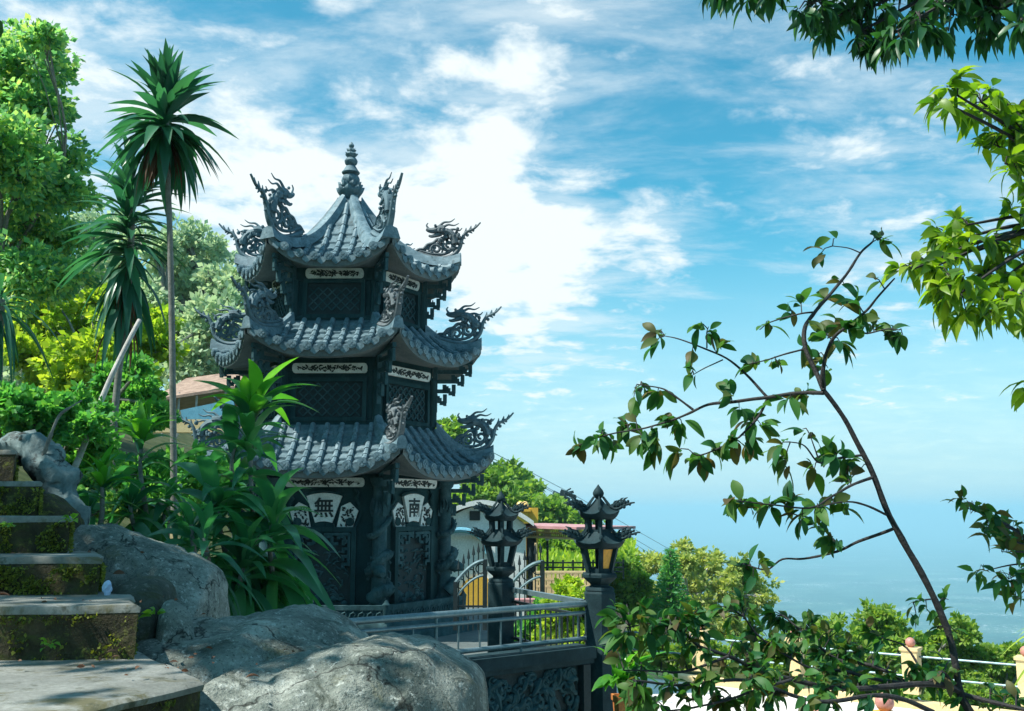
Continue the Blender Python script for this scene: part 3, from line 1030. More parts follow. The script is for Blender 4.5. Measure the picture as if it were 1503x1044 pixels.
# plinth and walls
mb = MB()
mb.loft([hexring(2.62, -2.2), hexring(2.62, -2.05), hexring(2.42, -2.02), hexring(2.36, -1.86), hexring(2.34, -1.84)], True, True)
mb.build('base_step', MAT['stone'], pg, True, True)
mb = MB()
mb.loft([hexring(2.05, -1.845), hexring(2.05, -1.70), hexring(1.97, -1.68)], True, True)
pl = mb.build('plinth', MAT['stone'], pg, True, True)
# low carved kerb wall round the plinth
kerb_mb = MB()
for (z0, z1, n0, n1) in ((-1.84, -1.66, 1.98, 2.02), (-1.658, -1.58, 1.955, 2.045)):
    kerb_mb.add([FP(-n0 / C30 / 2 * 1.0, n0, z0), FP(n0 / C30 / 2, n0, z0), FP(n1 / C30 / 2, n1, z0), FP(-n1 / C30 / 2, n1, z0),
                 FP(-n0 / C30 / 2, n0, z1), FP(n0 / C30 / 2, n0, z1), FP(n1 / C30 / 2, n1, z1), FP(-n1 / C30 / 2, n1, z1)],
                [(0, 1, 2, 3), (7, 6, 5, 4), (0, 4, 5, 1), (1, 5, 6, 2), (2, 6, 7, 3), (3, 7, 4, 0)])
for i in range(15):
    u = -1.05 + i * 0.15
    kerb_mb.tube([FP(u - .06, 2.03, -1.81), FP(u - .03, 2.035, -1.72), FP(u + .02, 2.035, -1.69), FP(u + .05, 2.03, -1.73), FP(u + .03, 2.03, -1.77)], .016, 5)
kerb_mb.lathe([(.05, -1.84 + ZB), (.06, -1.6 + ZB), (.07, -1.57 + ZB), (.04, -1.53 + ZB), (.015, -1.49 + ZB)], HX(2.335, 0), 8)
k0 = kerb_mb.build('kerb_wall', MAT['stone'], pg, True, True)
for k in range(1, 6):
    dup(k0, pg, R_(60 * k))
TIERS = [dict(rw=1.89, z0=-1.68, z1=0.74, re=2.84, rt=1.80, ze=.68, zt=1.52), dict(rw=1.70, z0=1.50, z1=2.85, re=2.60, rt=1.56, ze=2.78, zt=3.45),
         dict(rw=1.48, z0=3.43, z1=4.56, re=2.18, rt=0.24, ze=4.475, zt=6.05)]
for T in TIERS:
    mb = MB()
    mb.loft([hexring(T['rw'], T['z0']), hexring(T['rw'], T['z1'])], True, True)
    # moulding courses
    mb.loft([hexring(T['rw'] + .05, T['z1'] - .34), hexring(T['rw'] + .05, T['z1'] - .30)], True, True)
    if T['z0'] > 0:
        mb.loft([hexring(T['rw'] + .07, T['z0']), hexring(T['rw'] + .07, T['z0'] + .10), hexring(T['rw'] + .03, T['z0'] + .13)], True, True)
    mb.build('tower_wall', MAT['wallstone'], pg, False, True)

# corner pilasters of the upper storeys
for T in TIERS[1:]:
    mb = MB()
    p = HX(T['rw'] + .01, 0)
    mb.lathe([(.085, T['z0'] + ZB + .1), (.085, T['z1'] + ZB - .34)], p, 10)
    c0 = mb.build('pilaster', MAT['wallstone'], pg, True, True)
    for k in range(1, 6):
        dup(c0, pg, R_(60 * k))


# ---- roofs
def roof_surf(T, u, v):
    """u: -1..1 along the eave, v: 0 eave .. 1 top; local coordinates of side 0"""
    half = lerp(T['re'], T['rt'], v) / 2
    n = lerp(T['re'], T['rt'], v) * C30
    pw = T.get('pw', 1.5)
    z = T['ze'] + (T['zt'] - T['ze']) * (v ** pw)
    c = abs(u) ** 2.7
    z += T.get('curl', .40) * c * (1 - v) ** 2.2
    n += .07 * c * (1 - v) ** 2
    return u * half, n, z


TIERS[2]['pw'] = 1.85
TIERS[2]['curl'] = .42


def make_roof(T, ti):
    mb = MB()
    NU = 28
    ncourse = 6 if ti < 2 else 9
    sub = 2
    for k in range(6):
        # pan tiles: stepped courses
        for c in range(ncourse):
            rows = []
            for s in range(sub + 1):
                v = (c + s / sub) / ncourse
                lift = .042 * (1 - s / sub)
                row = []
                for i in range(NU + 1):
                    u, n, z = roof_surf(T, -1 + 2 * i / NU, v)
                    row.append(FP(u, n, z + lift, k))
                rows.append(row)
            base = []
            for i in range(NU + 1):
                u, n, z = roof_surf(T, -1 + 2 * i / NU, c / ncourse)
                base.append(FP(u, n, z - .03, k))
            rows = [base] + rows
            vs = [q for r in rows for q in r]
            W_ = NU + 1
            fs = [(r * W_ + i, r * W_ + i + 1, (r + 1) * W_ + i + 1, (r + 1) * W_ + i) for r in range(len(rows) - 1) for i in range(NU)]
            mb.add(vs, fs)
    # cover tiles, their round ends and the pointed drip tiles
    md = MB()
    mc = MB()
    sp = .265 if ti < 2 else .27
    nt_ = int(T['re'] / 2 / sp)
    for k in range(6):
        for j in range(-nt_, nt_ + 1):
            u0 = j * sp * 0.985
            vmax = (T['re'] / 2 - abs(u0)) / ((T['re'] - T['rt']) / 2)
            vmax = min(1.0, vmax) - .03
            if vmax < .06:
                continue
            nseg = max(1, round(ncourse * vmax))
            for s in range(nseg):
                va, vb = vmax * s / nseg, vmax * (s + 1) / nseg
                pts = []
                for v in (va, (va + vb) / 2, vb):
                    half = lerp(T['re'], T['rt'], v) / 2
                    _, n, z = roof_surf(T, max(-1, min(1, u0 / half)), v)
                    pts.append(FP(u0, n, z + .052, k))
                mc.tube(pts, [.058, .051, .044], 8)
            half = T['re'] / 2
            _, n, z = roof_surf(T, u0 / half, 0)
            md.tube([FP(u0, n - .03, z + .045, k), FP(u0, n + .055, z + .045, k)], .080, 12)
            for q in range(4):
                a = q * math.pi / 2
                md.tube([FP(u0 + .036 * math.cos(a), n + .045, z + .045 + .036 * math.sin(a), k), FP(u0 + .036 * math.cos(a), n + .067, z + .045 + .036 * math.sin(a), k)], .022, 6)
        for j in range(-nt_ - 1, nt_ + 1):
            u0 = (j + .5) * sp * .985
            half = T['re'] / 2
            if abs(u0) > half - .06:
                continue
            _, n, z = roof_surf(T, u0 / half, 0)
            w = .082
            md.poly([(-w, .02), (w, .02), (w, -.035), (w * .55, -.065), (0, -.10), (-w * .55, -.065), (-w, -.035)],
                    lambda x, y, t, u0=u0, n=n, z=z, k=k: FP(u0 + x, n + t, z + y, k), -.01, .022)
    npan = len(mb.f)
    mb.add(mc.v, mc.f)
    mb.add(md.v, md.f)
    roof = mb.build('roof', MAT['pan'], pg, True, True, fix=False)
    roof.data.materials.append(MAT['tile'])
    for p_ in roof.data.polygons[npan:]:
        p_.material_index = 1
    # soffit and fascia
    mb = MB()
    rw = T['rw'] * C30
    for k in range(6):
        rows = [[], [], [], []]
        for i in range(NU + 1):
            uu = -1 + 2 * i / NU
            u, n, z = roof_surf(T, uu, 0)
            rows[0].append(FP(u, n - .005, z - .02, k))
            rows[1].append(FP(u, n - .015, z - .13, k))
            rows[2].append(FP(u * .97, n - .10, z - .15, k))
            rows[3].append(FP(uu * T['rw'] / 2 * .999, rw + .01, T['z1'] - .10, k))
        W_ = NU + 1
        vs = [q for r in rows for q in r]
        mb.add(vs, [(r * W_ + i, r * W_ + i + 1, (r + 1) * W_ + i + 1, (r + 1) * W_ + i) for r in range(3) for i in range(NU)])
    mb.build('soffit', MAT['soffit'], roof, True, True)
    # hip ridges
    for k in range(6):
        mb = MB()
        a = R_(30 + 60 * k)
        pts = []
        for i in range(15):
            v = 1 - i / 14
            u, n, z = roof_surf(T, 1, v)
            r = math.hypot(u, n)
            pts.append(Vector((r * math.sin(a), -r * math.cos(a), z + ZB + .06)))
        w = .085 if ti < 2 else .12
        tang = Vector((math.cos(a), math.sin(a), 0))
        rings = []
        for i, p in enumerate(pts):
            ww = w * (1.0 if ti < 2 else lerp(.75, 1.15, min(1, i / 9)))
            rings.append([p + tang * x + Vector((0, 0, z)) for x, z in ((-ww * 1.3, -.10), (ww * 1.3, -.10), (ww, .02), (ww * .8, .09), (0, .125), (-ww * .8, .09), (-ww, .02))])
        mb.loft(rings)
        mb.build('hip_ridge', MAT['tile'], roof, True, True)
    return roof


# ---- dragon ornament that stands on a roof corner: drawn in the plane of the hip (r outward, z up)
def dragon_mb(sr=1.0, sz=1.0, seed=0):
    mb = MB()
    rr = random.Random(seed)

    def q(r, z, t=0.0):
        return Vector((t, -r * sr, z * sz))      # +X is across the plate, -Y is outward
    FD = Vector((1, 0, 0))

    def tb(pts, r0, r1=None, n=7, k=4, flat=1.0):
        pts = catmull([q(*p) for p in pts], k)
        r1 = r0 if r1 is None else r1
        m = len(pts)
        mb.tube(pts, [lerp(r0, r1, i / (m - 1)) for i in range(m)], n, flat, FD)

    def spiral(r, z, rad, a0, turns, th, sgn=1):
        pts = []
        m = int(14 * turns)
        for i in range(m + 1):
            t = i / m
            a = a0 + sgn * 2 * math.pi * turns * t
            pts.append((r + rad * (1 - .78 * t) * math.cos(a), z + rad * (1 - .78 * t) * math.sin(a)))
        mb.tube([q(*p) for p in pts], [lerp(th, th * .6, i / m) for i in range(m + 1)], 6, 1.3, FD)
    # keel and outer curve running into the tail tip
    tb([(-.62, .10), (-.38, .02), (-.12, -.01), (.08, .06), (.20, .20), (.25, .37), (.33, .50), (.44, .55), (.53, .60), (.63, .70)], .062, .016, 8, 4, 1.5)
    tb([(-.60, .16), (-.35, .09), (-.12, .08), (.03, .15), (.12, .27), (.16, .40)], .035, .025, 6, 4, 1.4)
    # upper contour
    tb([(-.72, .12), (-.62, .19), (-.52, .20), (-.44, .28), (-.33, .31), (-.24, .38), (-.12, .37)], .030, .035, 6, 4, 1.4)
    # neck and mane
    tb([(.12, .28), (.08, .42), (-.02, .52), (-.16, .55)], .085, .075, 8, 4, 1.25)
    for i in range(26):
        a, b = rr.uniform(-.20, .22), rr.uniform(.30, .58)
        mb.ball(q(a, b, rr.choice((-1, 1)) * rr.uniform(.05, .09)), rr.uniform(.025, .045), 6, 4)
    # head: skull, muzzle, jaws
    tb([(-.10, .58), (-.20, .60), (-.30, .57), (-.40, .58), (-.45, .61)], .095, .035, 8, 4, 1.1)
    tb([(-.16, .50), (-.26, .47), (-.36, .45), (-.41, .47)], .055, .02, 7, 3, 1.1)
    mb.ball(q(-.27, .655, .06), .032, 6, 5)
    mb.ball(q(-.27, .655, -.06), .032, 6, 5)
    tb([(-.40, .60), (-.45, .68), (-.42, .73)], .025, .010, 5)
    # horns and crest
    tb([(-.20, .65), (-.10, .73), (.03, .74), (.12, .80)], .030, .008, 6)
    tb([(-.12, .63), (-.02, .68), (.10, .66), (.20, .70)], .030, .008, 6)
    tb([(-.02, .56), (.10, .58), (.20, .55), (.26, .60)], .030, .010, 6)
    # open scroll work
    spiral(-.02, .25, .12, 2.6, 1.4, .040)
    spiral(-.27, .19, .105, 3.4, 1.3, .038, -1)
    spiral(-.46, .17, .065, 3.0, 1.2, .030)
    spiral(.13, .13, .065, 1.0, 1.2, .032)
    spiral(-.14, .36, .06, .5, 1.1, .030)
    spiral(.17, .34, .06, 2.2, 1.1, .030, -1)
    tb([(-.16, .10), (-.13, .22), (-.17, .31)], .022, .022, 5, 3)
    tb([(-.38, .06), (-.36, .20), (-.40, .28)], .020, .020, 5, 3)
    for (r, z, rad) in ((.04, .40, .05), (.06, .18, .05), (-.14, .20, .045), (-.36, .13, .045), (-.08, .43, .05), (.10, .36, .05), (-.22, .30, .04), (-.42, .23, .035), (.20, .27, .045), (-.02, .12, .04)):
        mb.ball(q(r, z), rad, 7, 5, (1.1, 1, 1))
    # flames along the tail
    for (r, z, dr, dz) in ((.27, .42, .05, -.05), (.32, .50, .02, .10), (.42, .56, .02, .08), (.40, .53, .06, -.05), (.52, .60, .02, .07), (.24, .30, .06, -.03)):
        tb([(r, z), (r + dr * .6, z + dz * .5), (r + dr, z + dz)], .032, .008, 5, 3)
    mb.ball(q(.36, .45), .035, 7, 5)
    mb.ball(q(.48, .54), .028, 7, 5)
    return mb


def orient(mb, T, k, dr=0.0, dz=0.0, tilt=0.0):
    """place the plate on corner k of the roof"""
    u, n, z = roof_surf(T, 1, 0)
    r = math.hypot(u, n) + dr
    a = R_(30 + 60 * k)
    M = Matrix.Translation(Vector((r * math.sin(a), -r * math.cos(a), z + ZB + dz))) @ Matrix.Rotation(a, 4, 'Z') @ Matrix.Rotation(-tilt, 4, 'X')
    out = MB()
    out.v = [tuple(M @ Vector(v)) for v in mb.v]
    out.f = mb.f
    return out


ROOFS = []
for ti, T in enumerate(TIERS):
    rf = make_roof(T, ti)
    ROOFS.append(rf)
    for k in range(6):
        warm = (k == 1 and ti == 2) or (k == 0 and ti < 2)
        tall = ti == 2 and k in (0, 5)
        d = dragon_mb(1.0 if not tall else 1.0, 1.0 if not tall else 1.40, k + ti * 7)
        o = orient(d, T, k, -.22, .08, R_(2) if not tall else R_(-3)).build('dragon_ornament', MAT['dragon_warm'] if warm else MAT['dragon'], rf, True, True)


# ---- fretwork brackets under the corners
def bracket_mb(T, ti):
    mb = MB()
    u, n, z = roof_surf(T, 1, 0)
    re_ = math.hypot(u, n)
    rw = T['rw'] + .06
    a = R_(30)
    dirv = Vector((math.sin(a), -math.cos(a), 0))

    def q(r, zz):
        return dirv * r + Vector((0, 0, zz + ZB))
    w = .075
    top = T['z1'] - .04
    nstep = 4
    L = min(.78, re_ - rw - .22)
    pr, pz = rw + L, top
    up = dirv.cross(Vector((0, 0, 1)))
    for s in range(nstep):
        r1 = rw + L * (1 - (s + 1) / nstep)
        z1 = top - .19 * (s + 1)
        c = (q(pr, pz), q(pr, z1 + .02), q(pr - .10, z1 + .02), q(pr - .10, z1 + .12), q(r1 + .02, z1 + .12))
        for A, B in zip(c[:-1], c[1:]):
            mb.bar(A, B, w, .055, up)
        mb.bar(q(rw - .02, z1 + .06), q(pr - .14, z1 + .06), w, .045, up)
        mb.bar(q(pr - .18, pz), q(pr - .18, z1 + .05), w, .045, up)
        mb.box(q(pr, z1 + .0), (.06, .06, .07), a)
        pr, pz = r1 + .02, z1
    mb.bar(q(rw, top), q(rw + L + .05, top + .06), w * 1.1, .07, up)
    mb.bar(q(rw, top + .02), q(rw, top - .19 * nstep - .16), w * 1.1, .08, up)
    return mb


for ti, T in enumerate(TIERS):
    b0 = bracket_mb(T, ti).build('corner_bracket', MAT['stone'], pg, False, True)
    for k in range(1, 6):
        dup(b0, pg, R_(60 * k))

# ---- white frieze panels with dark leaf sprays
FRIEZE = [(-.02, .415, .575, 1.64 / 2 - .12), (0, 2.455, 2.63, .68), (0, 4.245, 4.43, .54)]
for ti, T in enumerate(TIERS):
    _, z0, z1, hw = FRIEZE[ti]
    nf = T['rw'] * C30 + .06
    h = (z1 - z0) / 2
    out = []
    for sx in (1, -1):
        for i in range(7):
            a = (-math.pi / 2 + math.pi * i / 6) if sx > 0 else (math.pi / 2 + math.pi * i / 6)
            out.append((sx * (hw - h * .55) + h * .55 * math.cos(a), h * math.sin(a)))
    mb = MB()
    mb.poly(out, lambda x, y, t: FP(x, nf + t - y * -.18, (z0 + z1) / 2 + y), -.03, .02)
    fz = mb.build('frieze_panel', MAT['white'], pg, False, True)
    mb = MB()
    rr = random.Random(ti)
    mid = (z0 + z1) / 2

    def lf(x, y, ang, L):
        pts = [(-L / 2, 0), (-L * .1, L * .22), (L * .3, L * .16), (L / 2, 0), (L * .3, -L * .16), (-L * .1, -L * .22)]
        ca, sa = math.cos(ang), math.sin(ang)
        mb.poly([(x + a * ca - b * sa, y + a * sa + b * ca) for a, b in pts], lambda X, Y, t: FP(X, nf + t + Y * .18, mid + Y), .015, .034)
    for i in range(30):
        x = (-1 + 2 * (i + .5) / 30) * (hw - .09)
        amp = (1 - abs(x / hw) ** 2 * .7)
        yy = math.sin(i * 1.9) * h * .35 * amp
        for s in (1, -1):
            if rr.random() < .93 - .3 * (abs(x) > hw * .7):
                lf(x + rr.uniform(-.01, .01), yy * .6 + s * h * rr.uniform(.15, .5) * amp, rr.uniform(-1.3, 1.3) + (math.pi if x < 0 else 0), rr.uniform(.04, .075))
    for x in (-hw * .42, 0, hw * .42):
        for j in range(5):
            a = j * 2 * math.pi / 5
            lf(x + .03 * math.cos(a), .03 * math.sin(a), a, .06)
    mb.bar(FP(-hw * .86, nf + .02, mid), FP(hw * .86, nf + .02, mid), .016, .008)
    mb.build('vine_relief', MAT['black'], fz, False, True)
    for k in range(1, 6):
        dup(fz, pg, R_(60 * k))

# ---- lattice windows of the two upper storeys
for ti, (z0, z1, hw) in ((1, (1.66, 2.30, .60)), (2, (3.57, 4.16, .50))):
    T = TIERS[ti]
    n0 = T['rw'] * C30
    mb = MB()
    fw = .075
    for (a, b, c, d) in ((-hw - fw, hw + fw, z1, z1 + fw), (-hw - fw, hw + fw, z0 - fw, z0), (-hw - fw, -hw, z0 + .001, z1 - .001), (hw, hw + fw, z0 + .001, z1 - .001)):
        mb.box(FP((a + b) / 2, n0 + .03, (c + d) / 2), (b - a, .10, d - c))
    wf = mb.build('lattice_window', MAT['wallstone'], pg, False, True)
    mb = MB()
    mb.box(FP(0, n0 + .004, (z0 + z1) / 2), (2 * hw, .012, z1 - z0))
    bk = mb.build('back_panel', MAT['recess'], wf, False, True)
    # interlocking diagonal bars
    mb = MB()
    pitch = .085
    wdt, hgt = 2 * hw, z1 - z0
    for fam in (1, -1):
        for i in range(-14, 15):
            for j in range(-10, 11):
                cx_, cz_ = i * pitch, j * pitch
                if (i + j) % 2 != (0 if fam == 1 else 1):
                    continue
                L = pitch * 1.05
                ax, az = cx_ - L * .7 * .5 * 1.4, cz_ - fam * L * .7 * .5 * 1.4
                bx, bz = cx_ + L * .7 * .5 * 1.4, cz_ + fam * L * .7 * .5 * 1.4
                lim = lambda x, z: abs(x) < hw - .01 and abs(z) < hgt / 2 - .01
                if lim(ax, az) and lim(bx, bz):
                    mb.bar(FP(ax, n0 + .028, (z0 + z1) / 2 + az), FP(bx, n0 + .028, (z0 + z1) / 2 + bz), .022, .026, Vector((0, 1, 0)))
    mb.build('lattice', MAT['stone'], wf, False, True)
    for k in range(1, 6):
        dup(wf, pg, R_(60 * k))

# ---- ground storey: niches, fan plaques, dragon columns
n0 = TIERS[0]['rw'] * C30
z0, z1, hw = -1.60, -.36, .50
mb = MB()
fw = .082
for (a, b, c, d) in ((-hw - fw, hw + fw, z1, z1 + fw), (-hw - fw, -hw, z0, z1 - .001), (hw, hw + fw, z0, z1 - .001)):
    mb.box(FP((a + b) / 2, n0 + .04, (c + d) / 2), (b - a, .14, d - c))
niche = mb.build('niche', MAT['wallstone'], pg, False, True)
mb = MB()
mb.box(FP(0, n0 + .004, (z0 + z1) / 2), (2 * hw, .012, z1 - z0))
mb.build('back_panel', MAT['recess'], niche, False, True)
mb = MB()   # stepped key-fret trim
ft = .05


def fb(x0, y0, x1, y1):
    mb.bar(FP(x0, n0 + .075, y0), FP(x1, n0 + .075, y1), ft, .05, Vector((0, 1, 0)))


for s in (1, -1):
    xs = [.05, .16, .27, .38]
    y = z1 - .08
    for i, x in enumerate(xs):
        d = .05 + .075 * (i % 2)
        fb(s * x, y, s * x, y - d)
        if i < 3:
            fb(s * x, y - (d if i % 2 else 0), s * xs[i + 1], y - (d if i % 2 else 0))
    fb(s * .02, z1 - .04, s * .47, z1 - .04)
    fb(s * .46, z1 - .03, s * .46, z1 - .58)
    yy = z1 - .16
    while yy > z1 - .56:
        fb(s * .46, yy, s * .36, yy)
        fb(s * .36, yy + .025, s * .36, yy - .07)
        yy -= .13
mb.build('fret_trim', MAT['stone'], niche, False, True)
mb = MB()   # carved landscape inside the niche
rr = random.Random(5)
for i in range(70):
    x, y = rr.uniform(-.42, .42), rr.uniform(z0 + .05, z1 - .35)
    L = rr.uniform(.05, .16)
    a = rr.uniform(-.6, .6) + (1.2 if rr.random() < .3 else 0)
    pts = [FP(x + L * (t - .5) * math.cos(a), n0 + .012 + .022 * math.sin(math.pi * t), y + L * (t - .5) * math.sin(a) + .03 * math.sin(math.pi * t)) for t in (0, .25, .5, .75, 1)]
    mb.tube(pts, [.006, .016, .022, .016, .006], 5)
for i in range(14):
    x = -.4 + .06 * i
    mb.ball(FP(x, n0 + .01, z0 + .08 + .06 * math.sin(i * 1.3)), rr.uniform(.04, .075), 7, 5, (1, .5, 1))
mb.build('carved_relief', MAT['stone'], niche, True, True)
for k in range(1, 6):
    dup(niche, pg, R_(60 * k))


def glyph(ch, size):
    cu = bpy.data.curves.new('glyph', 'FONT')
    cu.body = ch
    cu.size = size
    cu.align_x = 'CENTER'
    cu.align_y = 'CENTER'
    cu.extrude = .008
    cu.offset = .006
    o = bpy.data.objects.new('glyph', cu)
    C.objects.link(o)
    bpy.context.view_layer.update()
    dg = bpy.context.evaluated_depsgraph_get()
    me = bpy.data.meshes.new_from_object(o.evaluated_get(dg))
    vs = [v.co.copy() for v in me.vertices]
    fs = [tuple(p.vertices) for p in me.polygons]
    bpy.data.objects.remove(o)
    mnx, mxx = min(v.x for v in vs), max(v.x for v in vs)
    mny, mxy = min(v.y for v in vs), max(v.y for v in vs)
    return [Vector((v.x - (mnx + mxx) / 2, v.y - (mny + mxy) / 2, v.z)) for v in vs], fs


def fan_outline(r0, r1, a0, a1, m=10):
    o = [(r1 * math.sin(lerp(a0, a1, i / m)), r1 * math.cos(lerp(a0, a1, i / m))) for i in range(m + 1)]
    o += [(r0 * math.sin(lerp(a1, a0, i / m)), r0 * math.cos(lerp(a1, a0, i / m))) for i in range(m + 1)]
    return o


def fan_plaque(k, ch):
    zc = -.62
    nn = n0 + .02
    mb = MB()
    mb.poly(fan_outline(.44, .93, -.34, .34), lambda x, y, t: FP(x, nn + t, zc + y, k), 0, .055)
    for s in (1, -1):     # rolled scroll ends
        mb.poly([(s * .23, .335), (s * .30, .70), (s * .45, .77), (s * .60, .62), (s * .50, .32), (s * .36, .29)], lambda x, y, t: FP(x, nn + t, zc + y, k), 0, .035)
    fp = mb.build('fan_plaque', MAT['white'], pg, False, True)
    mb = MB()             # dark surround and knob
    for s in (1, -1):
        mb.tube([FP(s * .27, nn + .03, zc + .28, k), FP(s * .40, nn + .03, zc + .24, k), FP(s * .55, nn + .03, zc + .31, k), FP(s * .66, nn + .03, zc + .62, k)], [.02, .035, .03, .02], 7)
        mb.tube([FP(s * .46, nn + .03, zc + .43, k), FP(s * .46, nn + .055, zc + .43, k)], .075, 12)
        mb.tube([FP(s * .62, nn + .02, zc + .72, k), FP(s * .56, nn + .03, zc + .84, k), FP(s * .60, nn + .03, zc + .94, k), FP(s * .52, nn + .02, zc + 1.0, k)], [.035, .045, .035, .02], 7)
    arc = [FP(.96 * math.sin(t), nn + .03, zc + .96 * math.cos(t), k) for t in [lerp(-.38, .38, i / 10) for i in range(11)]]
    mb.tube(arc, .025, 7)
    mb.poly(fan_outline(.20, .425, -.5, .5), lambda x, y, t: FP(x, nn + t, zc + y, k), -.01, .03)
    mb.build('scroll_surround', MAT['wallstone'], fp, True, True)
    mb = MB()             # leaf carving on the scroll ends
    rr = random.Random(3)
    for s in (1, -1):
        for i in range(40):
            t = rr.random()
            x, y = s * (lerp(.29, .50, t) + rr.uniform(-.035, .035)), lerp(.36, .68, rr.random())
            L = rr.uniform(.03, .075)
            a = rr.uniform(0, 6.3)
            pts = [(-L / 2, 0), (0, L * .28), (L / 2, 0), (0, -L * .28)]
            mb.poly([(x + p * math.cos(a) - q_ * math.sin(a), y + p * math.sin(a) + q_ * math.cos(a)) for p, q_ in pts], lambda X, Y, tt: FP(X, nn + tt, zc + Y, k), .03, .05)
    mb.build('leaf_carving', MAT['black'], fp, False, True)
    if ch:
        vs, fs = glyph(ch, .36)
        mb = MB()
        mb.add([FP(v.x, nn + .058 + v.z, zc + .68 + v.y, k) for v in vs], fs)
        mb.build('carved_character', MAT['black'], fp, False, True, fix=False)


fan_plaque(0, '\u7121')
fan_plaque(1, '\u5357')
fan_plaque(5, None)

# dragon columns at the corners
colm = MB()
pc = HX(1.97, 0)
colm.lathe([(.20, -1.69 + ZB), (.20, -1.60 + ZB), (.15, -1.57 + ZB), (.125, -1.5 + ZB), (.125, .42 + ZB), (.16, .46 + ZB), (.18, .52 + ZB), (.18, .57 + ZB)], pc, 14)
col0 = colm.build('dragon_column', MAT['stone'], pg, True, True)
mb = MB()
pts, rad = [], []
m = 90
for i in range(m + 1):
    t = i / m
    a = -2.2 + t * 2 * math.pi * 2.6
    z = -1.50 + t * 1.45 + .05 * math.sin(t * 30)
    r_ = .155 + .02 * math.sin(t * 17)
    pts.append(pc + Vector((r_ * math.cos(a), r_ * math.sin(a), z + ZB)))
    rad.append(lerp(.118, .035, t ** 1.1) * (1 + .10 * math.sin(i * 2.1)))
mb.tube(pts, rad, 10)
for i in range(4, m - 4, 2):
    d = (pts[i] - pc)
    d.z = 0
    d.normalize()
    mb.tube([pts[i] + d * rad[i] * .8, pts[i] + d * rad[i] * 1.15 + Vector((0, 0, .05))], [.028, .006], 5)
out = Vector((math.sin(R_(10)), -math.cos(R_(10)), 0))
hd = pc + out * .20 + Vector((0, 0, -1.02 + ZB))
mb.tube([hd + out * -.1, hd + out * .02, hd + out * .10 + Vector((.03, 0, -.02)), hd + out * .17 + Vector((.06, 0, -.05))], [.09, .115, .09, .05], 9)
rr = random.Random(8)
for i in range(30):
    a, b = rr.uniform(0, 6.28), rr.uniform(-1.2, -.8)
    c = pc + Vector((.19 * math.cos(a), .19 * math.sin(a), b + ZB))
    if (c - pc).dot(out) > -.05:
        mb.tube([c, c + Vector((rr.uniform(-.06, .06), rr.uniform(-.06, .02), rr.uniform(.02, .09)))], [.03, .008], 5)
for i in range(16):
    a = i * 2 * math.pi / 16
    c = pc + Vector((.13 * math.cos(a), .13 * math.sin(a), rr.uniform(-.12, .08) + ZB))
    mb.tube([c, c + Vector((.03 * math.cos(a + .8), .03 * math.sin(a + .8), .10)), c + Vector((0, 0, .2))], [.04, .03, .008], 5)
mb.build('coiled_dragon', MAT['stone'], col0, True, True)
for k in range(1, 6):
    dup(col0, pg, R_(60 * k))

# ---- finial
mb = MB()
zf = 6.05 + ZB
prof = [(.26, -.03), (.28, .0), (.22, .06), (.14, .10), (.13, .14), (.20, .19), (.24, .30), (.20, .40), (.14, .45), (.17, .50), (.185, .58), (.16, .66), (.11, .69), (.19, .715), (.20, .735), (.15, .80), (.11, .87), (.08, .89),
        (.13, .93), (.145, .99), (.11, 1.05), (.07, 1.07), (.11, 1.10), (.125, 1.14), (.08, 1.19), (.09, 1.22), (.06, 1.27), (.03, 1.28), (.055, 1.31), (.06, 1.345), (.03, 1.39), (.008, 1.42)]
mb.lathe([(r * .92, z * .95 + zf) for r, z in prof], (0, 0, 0), 20)


def petals(n, r0, r1, za, zb, w, off=0.0, bulge=.4):
    for i in range(n):
        a = off + 2 * math.pi * i / n
        d = Vector((math.sin(a), -math.cos(a), 0))
        s = Vector((math.cos(a), math.sin(a), 0))
        rings = []
        for j in range(7):
            t = j / 6
            r = lerp(r0, r1, t) + bulge * w * math.sin(math.pi * t) * .6
            c = d * r + Vector((0, 0, lerp(za, zb, t) * .95 + zf))
            ww = w * (math.sin(math.pi * min(.98, t * .8 + .14))) * (1.0 if t < .97 else .3)
            rings.append([c - s * ww - d * .02, c + d * .02, c + s * ww - d * .02, c - d * .035])
        mb.loft(rings)


petals(8, .15, .27, .18, .40, .105)
petals(8, .13, .24, .30, .50, .095, math.pi / 8)
petals(8, .13, .12, .46, .68, .072, 0, 1.0)
petals(8, .08, .075, .90, 1.06, .055, 0, 1.0)
petals(7, .06, .12, 1.08, 1.17, .045)
petals(6, .05, .085, 1.18, 1.26, .04)
fin = mb.build('lotus_finial', MAT['dragon'], pg, True, True)
mb = MB()
for k in range(6):
    a = R_(30 + 60 * k)
    d = Vector((math.sin(a), -math.cos(a), 0))
    mb.tube([d * .10 + Vector((0, 0, zf + .10)), d * .22 + Vector((0, 0, zf + .04)), d * .33 + Vector((0, 0, zf - .12)), d * .40 + Vector((0, 0, zf - .13))], [.05, .06, .05, .02], 7)
mb.build('scroll_foot', MAT['dragon'], fin, True, True)
